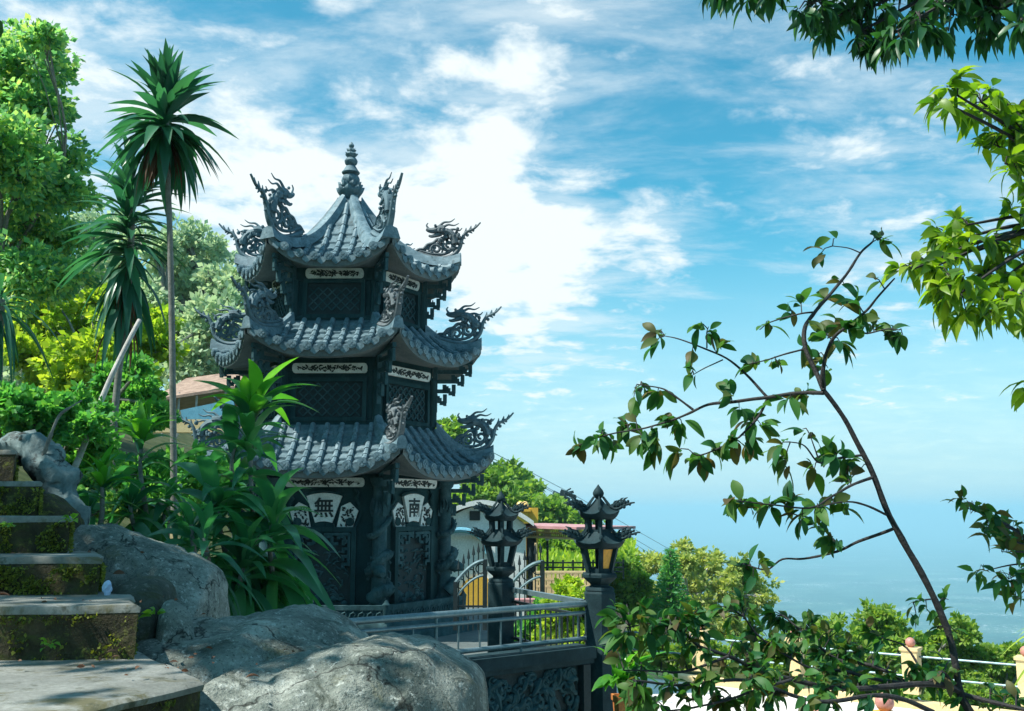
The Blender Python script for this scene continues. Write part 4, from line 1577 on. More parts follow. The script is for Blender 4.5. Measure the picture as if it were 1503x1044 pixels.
# ------------------------------------------------------------------ stone lanterns on their posts
def lantern_post(px, d, zb, label, scale=1.0, panes=()):
    base = P(px, 860, d)
    o = thing('lantern_post', label, 'stone lantern', (base.x, d, zb), 'stone lanterns on the railing posts')
    c = Vector((base.x, d, 0))
    zt = P(px, 866, d).z if scale == 1.0 else P(px, 853, d).z
    H = [c + Vector((0, 0, 0))]
    rot = math.atan2(c.x, d) * -1.0 + R_(6)

    def ring(r, z):
        return [c + Vector((r * math.sin(rot + k * math.pi / 3), -r * math.cos(rot + k * math.pi / 3), zt + z)) for k in range(6)]
    mb = MB()
    mb.loft([ring(.165, zb - zt), ring(.165, -.03), ring(.15, 0.0)])
    mb.build('post', MAT['lantern'], o)
    mb = MB()
    mb.loft([ring(.16, 0.001), ring(.15, .025), ring(.10, .04), ring(.10, .055), ring(.155, .095), ring(.185, .125), ring(.185, .15), ring(.175, .165), ring(.13, .168)])
    mb.build('bowl', MAT['lantern'], o)

    def house(z0, z1, r0, r1, rail, name):
        mb = MB()
        for k in range(6):
            a = rot + k * math.pi / 3
            q0 = c + Vector((r0 * math.sin(a), -r0 * math.cos(a), zt + z0))
            q1 = c + Vector((r1 * math.sin(a), -r1 * math.cos(a), zt + z1))
            mb.bar(q0, q1, .044, .044)
            b = rot + (k + 1) * math.pi / 3
            p0 = c + Vector((r0 * math.sin(b), -r0 * math.cos(b), zt + z0))
            p1 = c + Vector((r1 * math.sin(b), -r1 * math.cos(b), zt + z1))
            for t0, t1 in ((0, .14), (.80, 1.0)):
                tm = (t0 + t1) / 2
                mb.bar(q0.lerp(q1, tm), p0.lerp(p1, tm), .022, (z1 - z0) * (t1 - t0))
        mb.build(name, MAT['lantern'], o)
    house(.168, .46, .115, .19, .03, 'light_chamber')
    for k, mt in panes:
        a, b = rot + k * math.pi / 3, rot + (k + 1) * math.pi / 3
        mb = MB()
        quad = []
        for off in (.0, .004):
            for (r, z, an) in ((.112, .175, a), (.112, .175, b), (.183, .45, b), (.183, .45, a)):
                quad.append(c + Vector(((r - off) * math.sin(an), -(r - off) * math.cos(an), zt + z)))
        mb.add(quad, [(0, 1, 2, 3), (7, 6, 5, 4), (0, 4, 5, 1), (1, 5, 6, 2), (2, 6, 7, 3), (3, 7, 4, 0)])
        mb.build('glass_pane', MAT[mt], o)

    def roof(z0, z1, r0, r1, orn):
        mb = MB()
        n = 6
        rings = []
        for j in range(7):
            t = j / 6
            rr = lerp(r0, r1, t)
            zz = lerp(z0, z1, t ** 1.45)
            ringp = []
            for k in range(6):
                for s in range(4):
                    a0 = rot + k * math.pi / 3
                    A = Vector((rr * math.sin(a0), -rr * math.cos(a0), 0))
                    a1 = a0 + math.pi / 3
                    B = Vector((rr * math.sin(a1), -rr * math.cos(a1), 0))
                    p = A.lerp(B, s / 4)
                    e = abs(s / 4 - .5) * 2
                    if s == 0:
                        e = 1
                    ringp.append(c + p * (1 + .06 * e ** 3 * (1 - t)) + Vector((0, 0, zt + zz + .035 * e ** 2.5 * (1 - t) ** 2)))
            rings.append(ringp)
        under = [q + Vector((0, 0, -.030)) + (c + Vector((0, 0, q.z)) - q) * .06 for q in rings[0]]
        inner = [Vector((lerp(c.x, q.x, .70), lerp(c.y, q.y, .70), zt + z0 - .055)) for q in rings[0]]
        mb.loft([inner, under] + rings)
        rf = mb.build('roof', MAT['lantern'], o, True)
        for k in range(6):
            mb = MB()
            a0 = rot + k * math.pi / 3
            dr = Vector((math.sin(a0), -math.cos(a0), 0))
            tg = Vector((math.cos(a0), math.sin(a0), 0))

            ks = .35 if k in (0, 3) else .9

            def q(r, z):
                if r > -.12:
                    r, z = (r + .10) * ks - .10, z * ks
                return c + dr * (r0 * 1.06 + r) + Vector((0, 0, zt + z0 + .03 + z))
            pts = catmull([q(-.10, .05), q(-.04, .02), q(.02, .035), q(.06, .065), q(.10, .07), q(.14, .085), q(.185, .09)], 3)
            mb.tube(pts, [lerp(.022, .008, i / (len(pts) - 1)) for i in range(len(pts))], 6, .8, tg)
            for (r, z, rad) in ((-.05, .06, .02), (-.01, .065, .022), (.035, .085, .022), (.075, .095, .018), (.11, .105, .014), (.06, .045, .02), (.13, .07, .014)):
                mb.ball(q(r, z), rad, 6, 4)
            for (r, z) in ((-.03, .08), (.02, .09), (.06, .11)):
                mb.tube([q(r, z), q(r + .015, z + .025), q(r + .045, z + .035)], [.013, .009, .004], 5)
            # ridge down to the corner
            mb.tube([q(-(r0 - r1) * .95, (z1 - z0) * .92), q(-(r0 - r1) * .55, (z1 - z0) * .36), q(-.10, .03)], [.010, .012, .015], 5)
            mb.build('corner_scroll', MAT['lantern'], rf, True)
    roof(.45, .585, .265, .11, 1)
    house(.56, .735, .115, .125, .02, 'upper_chamber')
    roof(.735, .885, .215, .03, 1)
    mb = MB()
    mb.lathe([(.035, .87), (.03, .89), (.052, .915), (.058, .94), (.045, .97), (.02, 1.0), (.004, 1.025)], c + Vector((0, 0, zt)), 10)
    mb.build('bud_finial', MAT['lantern'], o, True)
    return o, c, zt


LPA = lantern_post(880, 10.0, -2.6, 'nearer dark stone lantern on a hexagonal post where the steel rail ends', 1.0, ((0, 'amber'),))
LPB = lantern_post(735, 11.7, -2.6, 'farther dark stone lantern on its post in front of the white house', .9)
cA, zA = LPA[1], LPA[2]
cB, zB = LPB[1], LPB[2]

# ---- stone balustrade base with a carved panel, steel rail above it
RL = P(470, 914, 8.15)
rail_z = P(866, 885, 10.0).z
a_ = Vector((cA.x - .10, cA.y - .03, 0))
l_ = Vector((RL.x - .35, RL.y - .27, 0))
rd = (l_ - a_).normalized()
rn = Vector((-rd.y, rd.x, 0))
if rn.y > 0:
    rn = -rn                        # towards the camera
cz = P(866, 945, 10.0).z            # top of the stone beam
bal = thing('stone_balustrade', 'dark stone balustrade base with a carved scroll panel under the steel rail', 'balustrade', (a_.x, a_.y, -2.6))
Ln = (l_ - a_).length


def RP(s, n, z):
    return a_ + rd * s + rn * n + Vector((0, 0, z))


mb = MB()
mb.bar(RP(.06, 0, cz - .055), RP(Ln, 0, cz - .055), .30, .11)
mb.bar(RP(.06, 0, cz - .135), RP(Ln, 0, cz - .135), .24, .045)
mb.build('coping', MAT['lantern'], bal)
mb = MB()
mb.bar(RP(.10, 0, -2.22), RP(Ln, 0, -2.22), .30, .22)
mb.bar(RP(.10, 0, -2.55), RP(Ln, 0, -2.55), .36, .42)
mb.build('base_course', MAT['lantern'], bal)
pz0, pz1 = -2.11, cz - .16
for i in range(3):
    s0, s1 = .22 + i * 1.25, .22 + i * 1.25 + 1.12
    mb = MB()
    mb.bar(RP(s0 - .10, 0, (pz0 + pz1) / 2), RP(s0 - .012, 0, (pz0 + pz1) / 2), .26, pz1 - pz0 - .004)
    mb.bar(RP(s0, 0.0, (pz0 + pz1) / 2), RP(s1, 0.0, (pz0 + pz1) / 2), .12, pz1 - pz0)
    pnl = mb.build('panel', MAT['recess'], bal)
    mb = MB()
    rr = random.Random(20 + i)
    hh = pz1 - pz0
    for j in range(150):
        x, z = rr.uniform(s0 + .05, s1 - .05), rr.uniform(pz0 + .05, pz1 - .05)
        kind = rr.random()
        rad = rr.uniform(.03, .075)
        sg = rr.choice((-1, 1))
        a0 = rr.uniform(0, 6.28)
        if kind < .6:
            pts = []
            for q in range(15):
                t = q / 14
                a = a0 + sg * t * 7.5
                pts.append(RP(min(s1 - .02, max(s0 + .02, x + rad * (1 - .75 * t) * math.cos(a))), .065 + .02 * t, min(pz1 - .02, max(pz0 + .02, z + rad * (1 - .75 * t) * math.sin(a)))))
            mb.tube(pts, [.022 - .008 * abs(q - 7) / 7 for q in range(15)], 6)
        else:
            L = rr.uniform(.08, .2)
            pts = [RP(min(s1 - .02, max(s0 + .02, x + L * (t - .5) * math.cos(a0))), .065 + .03 * math.sin(math.pi * t), min(pz1 - .02, max(pz0 + .02, z + L * (t - .5) * math.sin(a0) + .03 * math.sin(6 * t)))) for t in (0, .2, .4, .6, .8, 1)]
            mb.tube(pts, [.008, .022, .03, .026, .018, .006], 6)
    mb.build('scroll_carving', MAT['stone'], pnl, True)

rl = thing('steel_railing', 'grey steel pipe railing along the stone beam in front of the pagoda', 'railing', (a_.x, a_.y, cz))
mb = MB()
mb.tube([RP(.02, 0, rail_z), RP(Ln, 0, rail_z)], .030, 12)
mb.build('top_rail', MAT['steel'], rl, True)
mb = MB()
mb.tube([RP(.02, 0, rail_z - .085), RP(Ln, 0, rail_z - .085)], .018, 10)
mb.build('middle_rail', MAT['steel'], rl, True)
mb = MB()
mb.tube([RP(.02, 0, cz + .06), RP(Ln, 0, cz + .06)], .022, 10)
mb.build('bottom_rail', MAT['steel'], rl, True)
nb = int(Ln / .235)
for i in range(nb):
    s = .16 + i * .235
    mb = MB()
    big = i % 4 == 3
    mb.tube([RP(s, 0, cz + (.0 if big else .06)), RP(s, 0, rail_z - (.0 if big else .085))], .013 if big else .009, 7)
    mb.build('post' if big else 'baluster', MAT['steel'], rl, True)
for z in (rail_z, cz + .06):
    mb = MB()
    mb.tube([RP(.0, 0, z), RP(.05, 0, z)], .05, 10)
    mb.build('flange', MAT['iron'], rl, True)

# railing from the nearer to the farther lantern, with its stone kerb
b_ = Vector((cB.x + .12, cB.y, 0))
a2 = Vector((cA.x - .16, cA.y + .08, 0))
d2 = (b_ - a2).normalized()
n2_ = Vector((-d2.y, d2.x, 0))
L2 = (b_ - a2).length
r2 = thing('iron_railing', 'dark iron railing between the two stone lanterns', 'railing', (a2.x, a2.y, -1.5))


def RQ(s, z, n=0.0):
    return a2 + d2 * s + n2_ * n + Vector((0, 0, z))


tz = rail_z - .0
mb = MB()
mb.bar(RQ(-.02, tz), RQ(L2, tz), .06, .05)
mb.build('top_rail', MAT['steel'], r2)
mb = MB()
mb.bar(RQ(0, tz - .13), RQ(L2, tz - .13), .03, .03)
mb.build('middle_rail', MAT['iron'], r2)
mb = MB()
mb.bar(RQ(0, -1.42), RQ(L2, -1.42), .035, .03)
mb.build('bottom_rail', MAT['iron'], r2)
for i in range(int(L2 / .13)):
    mb = MB()
    s = .08 + i * .13
    mb.tube([RQ(s, -1.42), RQ(s, tz - .13)], .010, 6)
    mb.build('baluster', MAT['iron'], r2)
mb = MB()
mb.bar(RQ(0.02, -1.95), RQ(L2, -1.95), .24, .92)
mb.bar(RQ(0.02, -1.46 - .02), RQ(L2, -1.48), .30, .02)
tag(mb.build('kerb_wall', MAT['lantern']), 'low dark stone kerb under the iron railing between the lanterns', 'kerb wall')

# ------------------------------------------------------------------ arched iron gate leaves behind the lanterns
def gate_leaf(x0, x1, pyl, pyr, d, label, ybot=925):
    o = thing('gate_leaf', label, 'gate', tuple(P((x0 + x1) / 2, ybot, d)), 'arched iron gate leaves')
    A, B = P(x0, ybot, d), P(x1, ybot, d)
    zl, zr = P(x0, pyl, d).z, P(x1, pyr, d).z
    zb = A.z
    wid = B.x - A.x

    def top(t):
        return zl + (zr - zl) * math.sin(t * math.pi / 2) ** .9

    def G(t, z):
        return Vector((A.x + wid * t, d, z))
    for nm, off in (('arch_rail', 0.0), ('lower_arch', -.22)):
        mb = MB()
        mb.tube([G(i / 16, top(i / 16) + off) for i in range(17)], .030 if off == 0 else .02, 8)
        mb.build(nm, MAT['steel'], o, True)
    for t, nm in ((0.0, 'stile'), (1.0, 'stile')):
        mb = MB()
        mb.bar(G(t, zb), G(t, top(t) + .02), .06, .06)
        mb.build(nm, MAT['iron'], o)
    n = 6
    for i in range(n):
        t = (i + .6) / n
        mb = MB()
        z1 = top(t) + .20
        mb.tube([G(t, zb), G(t, z1 - .06), G(t, z1 - .055), G(t, z1 - .02), G(t, z1 + .09)], [.010, .010, .026, .022, .003], 6)
        mb.build('spear_bar', MAT['iron'], o)
        if i % 2 == 0:
            mb = MB()
            mb.tube([G(t + .07, 0) * 1 + Vector((.07 * math.cos(a), 0, top(t + .07) - .11 + .07 * math.sin(a))) for a in [2 * math.pi * j / 12 for j in range(13)]], .010, 5)
            mb.build('ring', MAT['iron'], o, True)
    mb = MB()
    mb.bar(G(0, zb + .35), G(1, zb + .35), .03, .03)
    mb.build('cross_rail', MAT['iron'], o)
    return o


gate_leaf(668, 712, 856, 823, 15.5, 'arched iron gate leaf before the yellow arched door')
gate_leaf(750, 797, 858, 825, 15.5, 'arched iron gate leaf beside the yellow balustrade')

# ------------------------------------------------------------------ white house with a barrel gable
HD = 33.0
h0, h1 = P(655, 905, HD), P(772, 905, HD)
hx = P(708, 800, HD).x
hw_ = (P(772, 770, HD).x - hx)
zb_, ze_, za_ = P(700, 925, HD).z, P(770, 771, HD).z, P(708, 742, HD).z
hs = thing('white_house', 'white plastered house with an arched gable and yellow arched door', 'house', (hx, HD, zb_))
mb = MB()
out = [(-hw_, zb_), (hw_, zb_)] + [(hw_ * (1 - 2 * i / 16), ze_ + (za_ - ze_) * (1 - abs(1 - 2 * i / 16) ** 1.7)) for i in range(17)]
mb.poly(out, lambda x, y, t: Vector((hx + x, HD + t, y)), 0, 5.0)
wl_ = mb.build('wall', MAT['plaster'], hs)
mb = MB()
rings = []
for i in range(17):
    s = 1 - 2 * i / 16
    x = (hw_ + .25) * s
    z = ze_ + (za_ - ze_) * (1 - abs(s) ** 1.7) + .02 - .05 * abs(s) ** 4
    rings.append([Vector((hx + x, HD - .35, z)), Vector((hx + x, HD - .35, z + .16)), Vector((hx + x, HD + 5.2, z + .16)), Vector((hx + x, HD + 5.2, z))])
mb.loft(rings)
mb.build('roof', MAT['plaster'], hs, True)
mb = MB()
q = P(697, 757, HD)
mb.box((q.x, HD - .01, q.z), (.34, .06, .30))
mb.build('window', MAT['lid'], hs)
mb = MB()
q = P(722, 800, HD)
mb.box((q.x, HD - .08, (zb_ + ze_) / 2 - .1), (.22, .16, ze_ - zb_ - .1))
mb.build('downpipe', MAT['plaster'], hs)
mb = MB()
mb.bar(Vector((hx - hw_, HD - .04, P(700, 787, HD).z)), Vector((hx + hw_, HD - .04, P(700, 787, HD).z)), .08, .07)
mb.build('string_course', MAT['plaster'], hs)
mb = MB()
dc = P(702, 880, HD)
dw = .60
out = [(-dw, zb_ - .02), (dw, zb_ - .02)] + [(dw * math.cos(math.pi * i / 12), P(702, 873, HD).z + dw * math.sin(math.pi * i / 12)) for i in range(13)]
mb.poly(out, lambda x, y, t: Vector((dc.x + x, HD + t, y)), -.06, .02)
mb.build('door', MAT['yellow'], hs)
# arched hood above the door
mb = MB()
pts = [Vector((P(676, 800, HD).x + .9 * math.cos(a), HD - .25, P(676, 812, HD).z + .75 * math.sin(a))) for a in [math.pi * i / 14 for i in range(15)]]
mb.tube(pts, .09, 8)
mb.build('arched_hood', MAT['bluepaint'], hs, True)

# ------------------------------------------------------------------ yellow pavilion with a pink roof
PD = 36.0
pvz = P(800, 905, PD).z
pv_ = thing('pavilion', 'yellow garden pavilion under a long pink metal roof with a lattice fringe', 'pavilion', tuple(P(820, 905, PD)))
ra, rb = P(756, 771, PD), P(896, 776, PD - 3)
mb = MB()
rd3 = (rb - ra)
mb.bar(ra + Vector((0, 1.2, 0)), rb + Vector((0, 1.2, 0)), 3.2, .09)
mb.build('roof', MAT['pinkroof'], pv_)
mb = MB()
for i in range(46):
    t = (i + .5) / 46
    p = ra.lerp(rb, t) + Vector((0, -.36, -.09))
    mb.bar(p, p + Vector((.06, 0, -.30)), .05, .04)
    mb.bar(p + Vector((.1, 0, 0)), p + Vector((0.02, 0, -.26)), .05, .04)
mb.bar(ra + Vector((0, -.36, -.38)), rb + Vector((0, -.36, -.38)), .05, .06)
mb.build('lattice_fringe', MAT['cream'], pv_)
for px in (759, 768, 775):
    q = P(px, 840, PD)
    mb = MB()
    mb.box((q.x, PD, (ra.z + P(768, 822, PD).z) / 2 - .1), (.11, .12, ra.z - P(768, 822, PD).z - .2))
    mb.build('column', MAT['redwood'], pv_)
for px, dd in ((778.5, PD - .3), (784, PD + .1)):
    q = P(px, 840, dd)
    mb = MB()
    mb.box((q.x, dd, (ra.z + pvz) / 2), (.16, .16, ra.z - pvz - .3))
    mb.build('dark_post', MAT['iron'], pv_)
mb = MB()
q0, q1 = P(757, 818, PD), P(780, 818, PD)
mb.box(((q0.x + q1.x) / 2, PD + .4, (q0.z + pvz) / 2), (q1.x - q0.x, .9, q0.z - pvz))
mb.build('low_wall', MAT['yellow'], pv_)
mb = MB()
q0, q1 = P(757, 776, PD), P(777, 788, PD)
mb.box(((q0.x + q1.x) / 2, PD - .45, (q0.z + q1.z) / 2), (q1.x - q0.x, .1, q0.z - q1.z))
mb.build('fascia_board', MAT['bluepaint'], pv_)

# yellow gate pillar with two amber globes behind the house
gd = 40.0
q = P(765, 770, gd)
gp = thing('gate_pillar', 'yellow masonry pillar topped by two amber globe lamps beside the white house', 'pillar', (q.x, gd, q.z))
z1, z0 = P(765, 751, gd).z, P(765, 900, gd).z
mb = MB()
mb.box((q.x, gd, (z0 + z1) / 2), (.55, .5, z1 - z0))
mb.box((q.x, gd, z1 + .05), (.75, .7, .1))
mb.box((q.x + .48, gd + .1, (z0 + z1) / 2 + .1), (.38, .4, z1 - z0 + .1))
mb.build('pillar_shaft', MAT['yellow'], gp)
for px in (763.5, 770.5):
    mb = MB()
    mb.tube([P(px, 752, gd), P(px, 745, gd)], .04, 6)
    g = P(px, 741.5, gd)
    mb.ball(g, .15, 12, 8)
    mb.build('globe_lamp', MAT['globe'], gp, True)

# yellow block balustrade and the pink kerb below it
yd = 30.0
yb = thing('yellow_balustrade', 'pale yellow pierced block balustrade below the pavilion', 'balustrade', tuple(P(828, 866, yd)))
xa, xb = P(786, 850, yd).x, P(884, 850, yd).x
za, zb2 = P(800, 840, yd).z, P(800, 872, yd).z
mb = MB()
for f_ in (0.0, .36, .68, 1.0):
    z = lerp(zb2, za, f_)
    mb.box(((xa + xb) / 2, yd, z), (xb - xa, .16, .065))
for i in range(16):
    x = lerp(xa, xb, i / 15)
    mb.box((x, yd - .005, (za + zb2) / 2), (.075 if i % 3 else .14, .14, za - zb2))
mb.build('pierced_wall', MAT['cream'], yb)
mb = MB()
z = P(820, 878, yd - .6).z
mb.box(((xa + xb) / 2 - .3, yd - .6, z - .12), (xb - xa + .7, .5, .20))
tag(mb.build('kerb', MAT['pinkroof']), 'pink painted kerb along the foot of the yellow balustrade', 'kerb')

# thin iron fence above the yellow balustrade
fd = 34.0
fe = thing('iron_fence', 'thin dark iron fence on the grassy slope behind the yellow balustrade', 'fence', tuple(P(835, 838, fd)))
xa, xb = P(797, 830, fd).x, P(915, 830, fd).x
mb = MB()
for py in (826, 833, 839):
    mb.bar(Vector((xa, fd, P(830, py, fd).z)), Vector((xb, fd, P(830, py, fd).z)), .05, .05)
mb.build('rail', MAT['iron'], fe)
for i in range(9):
    mb = MB()
    x = lerp(xa, xb, i / 8)
    mb.box((x, fd + .06, P(830, 836, fd).z), (.06, .05, .62))
    mb.build('fence_post', MAT['iron'], fe)

# lamp post on the slope, thin pale flagpole
ld = 37.0
q = P(803.5, 845, ld)
lp = thing('street_lamp', 'slim dark lamp post with a small white lantern head on the slope', 'street lamp', tuple(q))
mb = MB()
mb.tube([q + Vector((0, 0, -.6)), P(803.5, 794, ld)], .045, 7)
mb.build('pole', MAT['iron'], lp, True)
mb = MB()
mb.lathe([(.06, 0), (.16, .28), (.18, .30), (.05, .42), (.02, .48)], P(803.5, 794, ld), 8)
mb.build('lamp_head', MAT['plaster'], lp)
q = P(787, 905, 31.0)
mb = MB()
mb.tube([q, P(786.5, 797, 31.0)], .04, 7)
tag(mb.build('white_pole', MAT['cream'], None, True), 'thin pale pole standing before the pavilion posts', 'pole')

# ------------------------------------------------------------------ cable car pylon and cables
cd = 170.0
py_ = thing('cable_pylon', 'dark cable car pylon with twin cross arms above the wooded hill', 'pylon', tuple(P(828, 790, cd)))
mb = MB()
b0, b1 = P(827, 800, cd), P(829, 722, cd)
mb.tube([b0, b1], [.55, .30], 8)
mb.build('mast', MAT['iron'], py_, True)
for (xl, yl, xr, yr, dd) in ((812, 722, 836, 733, -2.5), (823, 720, 845, 729, 2.5)):
    mb = MB()
    A, B = P(xl, yl, cd + dd), P(xr, yr, cd + dd)
    mb.bar(A, B, .45, .5)
    for i in range(7):
        t = (i + .5) / 7
        mb.tube([A.lerp(B, t) + Vector((0, -.5, -.2)), A.lerp(B, t) + Vector((0, .5, -.2))], .32, 8)
    mb.build('roller_beam', MAT['iron'], py_)
mb = MB()
mb.bar(P(815, 727, cd), P(842, 722, cd), .35, .45)
mb.bar(P(829, 722, cd), P(838, 717, cd), .2, .25)
mb.build('cross_arm', MAT['iron'], py_)
for i, (a, b, c_) in enumerate((((690, 655), (824, 727), (990, 826)), ((700, 652), (838, 724), (1010, 822)), ((705, 668), (826, 730), (985, 833)))):
    mb = MB()
    mb.tube([P(*a, 80), P(*b, cd), P(*c_, 330)], [.035, .05, .08], 5)
    tag(mb.build('cable', MAT['steel']), 'cable car rope sloping down past the pylon', 'cable', 'cable car ropes')

# ------------------------------------------------------------------ pavilion roof and huts behind the tower on the left
td = 42.0
tp_ = thing('hillside_pavilion', 'open pavilion with an old tiled roof and blue fence behind the palms', 'pavilion', tuple(P(300, 610, td)))
mb = MB()
A, B = P(222, 586, td), P(352, 566, td)
ridge = P(345, 541, td + 3)
mb.add([A, B, B + Vector((.6, 6, .1)), A + Vector((-.3, 6, .1)), ridge + Vector((-2.2, 0, -.45)), ridge + Vector((1.0, 0, 0)), A + Vector((0, 0, -.12)), B + Vector((0, 0, -.12)), B + Vector((.6, 6, -.02)), A + Vector((-.3, 6, -.02))],
       [(0, 1, 5, 4), (1, 2, 5), (2, 3, 4, 5), (3, 0, 4), (6, 7, 1, 0), (7, 8, 2, 1), (8, 9, 3, 2), (9, 6, 0, 3), (9, 8, 7, 6)])
mb.build('roof', MAT['thatch'], tp_)
for px in (240, 262, 288, 330):
    q = P(px, 600, td + .3)
    mb = MB()
    mb.tube([Vector((q.x, td + .3, q.z - 1.2)), Vector((q.x, td + .3, P(px, 575, td).z))], .05, 6)
    mb.build('post', MAT['bark_pale'], tp_)
mb = MB()
A, B = P(268, 608, td - .3), P(345, 592, td - .3)
mb.bar(A + Vector((0, 0, -.2)), B + Vector((0, 0, -.2)), .1, .75)
mb.build('blue_fence', MAT['bluepaint'], tp_)
q = P(285, 622, td - 4)
mb = MB()
mb.box((q.x, td - 4, q.z - .1), (5.0, .4, .5))
tag(mb.build('retaining_wall', MAT['cream']), 'pale yellow retaining wall below the hillside pavilion', 'wall')
mb = MB()
A, B = P(-30, 598, 30), P(84, 588, 30)
for i in range(9):
    s = i / 8
    mb.bar(A + Vector((0, -.45 + 2.4 * s, -.35 + 1.0 * s)), B + Vector((0, -.45 + 2.4 * s, -.35 + 1.0 * s)), .34, .09)
tag(mb.build('tiled_roof', MAT['thatch']), 'sunlit orange tiled roof edge behind the bushes on the far left slope', 'roof')
q = P(235, 780, 14)
mb = MB()
mb.box((q.x, 14.6, q.z - .1), (.9, .3, 2.2))
tag(mb.build('garden_wall', MAT['cream']), 'sunlit pale yellow wall glimpsed between the dracaena stems', 'wall')

# ------------------------------------------------------------------ pale terrace on the right: posts with red balls and double rails
mb = MB()
E0, E1 = Vector((T0.x - .3, T0.y, TZ)), Vector((T1.x + .8, T1.y, TZ))
mb.bar(E0 + Vector((0, 0, .06)), E1 + Vector((0, 0, .06)), .26, .12)
tag(mb.build('terrace_kerb', MAT['cream']), 'low cream kerb along the outer edge of the pale terrace', 'kerb')
POSTS = [(.045, 'yellow terrace post right behind the potted plant'), (.255, 'yellow terrace post under the large dark leaves, second from the potted plant'), (.47, 'yellow terrace post half hidden in the middle of the leafy branch'),
         (.70, 'yellow terrace post seen just left of the sapling trunk'), (.90, 'yellow terrace post with its pink red ball standing clear of the leaves')]
TL = (E1 - E0).length
TD = (E1 - E0).normalized()
for t, lab in POSTS:
    q = E0.lerp(E1, t)
    o = thing('terrace_post', lab, 'post', tuple(q), 'yellow terrace posts')
    mb = MB()
    rot = math.atan2(TD.y, TD.x)
    mb.box(q + Vector((0, 0, .60)), (.26, .26, .72), rot)
    mb.box(q + Vector((0, 0, .985)), (.31, .31, .05), rot)
    mb.build('shaft', MAT['cream'], o)
    mb = MB()
    mb.ball(q + Vector((0, 0, 1.09)), .085, 14, 10)
    mb.build('ball', MAT['redball'], o, True)
for (t0, t1, lab) in ((.045, .255, 'pair of pale grey pipes behind the strap leaves'), (.255, .47, 'pair of pale grey pipes behind the big dark leaves'), (.47, .70, 'pair of pale grey pipes hidden in the leafy branch'), (.70, .90, 'pair of pale grey pipes behind the sapling trunk')):
    o = thing('pipe_rail', lab + ' between two terrace posts', 'railing', tuple(E0.lerp(E1, t0)), 'grey pipe rails of the terrace')
    for z in (.86, .52):
        mb = MB()
        A, B = E0.lerp(E1, t0) + TD * .14 + Vector((0, 0, z)), E0.lerp(E1, t1) - TD * .14 + Vector((0, 0, z))
        mb.tube([A, B], .019, 8)
        mb.build('pipe', MAT['steel'], o, True)
# two nearer, lower yellow posts at the bottom edge
for (px, py, d, lab) in ((1298, 1028, 11.2, 'low yellow post with a dark red ball at the bottom edge'), (1203, 1044, 11.4, 'low yellow post almost out of frame below the hanging leaf clusters')):
    q = P(px, py, d)
    o = thing('terrace_post', lab, 'post', (q.x, d, TZ), 'yellow terrace posts')
    mb = MB()
    mb.box((q.x, d, (TZ + q.z - .12) / 2), (.26, .26, q.z - .12 - TZ), .3)
    mb.build('shaft', MAT['yellow'], o)
    mb = MB()
    mb.ball((q.x, d, q.z - .02), .10, 14, 10)
    mb.build('ball', MAT['redball'], o, True)

# potted plant beside the lantern post
q = P(921, 1021, 9.2)
pp = thing('potted_plant', 'strap leaved plant in a square orange pot beside the lantern post', 'potted plant', (q.x, 9.2, q.z - .45))
mb = MB()


def sq(r, z):
    return [Vector((q.x + r * math.cos(a), 9.2 + r * math.sin(a), q.z + z)) for a in [math.pi / 4 + .15 + k * math.pi / 2 for k in range(4)]]


mb.loft([sq(.125, -.42), sq(.155, -.05), sq(.170, -.05), sq(.172, 0), sq(.15, 0), sq(.145, -.04)])
mb.build('pot', MAT['terracotta'], pp)
mb = MB()
mb.tube([Vector((q.x - .05, 9.2, q.z - 2.2)), Vector((q.x - .05, 9.2, q.z - .42))], .16, 10)
tag(mb.build('pot_pedestal', MAT['lantern']), 'round dark stone pedestal under the orange flower pot', 'pedestal')
nl = 22
b0 = np.array([q.x - .06, 9.2, q.z + .02])
dd = norm(np.stack([rng.normal(.35, .6, nl), rng.normal(-.2, .5, nl), rng.uniform(.7, 1.6, nl)], 1))
v1 = leaf_arrays(np.repeat(b0[None], nl, 0) + rng.normal(0, .015, (nl, 3)), dd, rng.uniform(.45, .85, nl), .045, rng.uniform(.2, .6, nl), 8, .3, PROF_STRAP, .3)
dd = norm(np.stack([rng.normal(-.1, .8, 16), rng.normal(-.5, .5, 16), rng.uniform(-.2, .6, 16)], 1))
v2 = leaf_arrays(np.repeat(b0[None] + np.array([[-.05, -.05, .12]]), 16, 0), dd, rng.uniform(.12, .26, 16), .26, .4, 6, .2)
np_mesh('strap_leaves', *cat_arrays([v1, v2]), MAT['L_dracB'], pp)
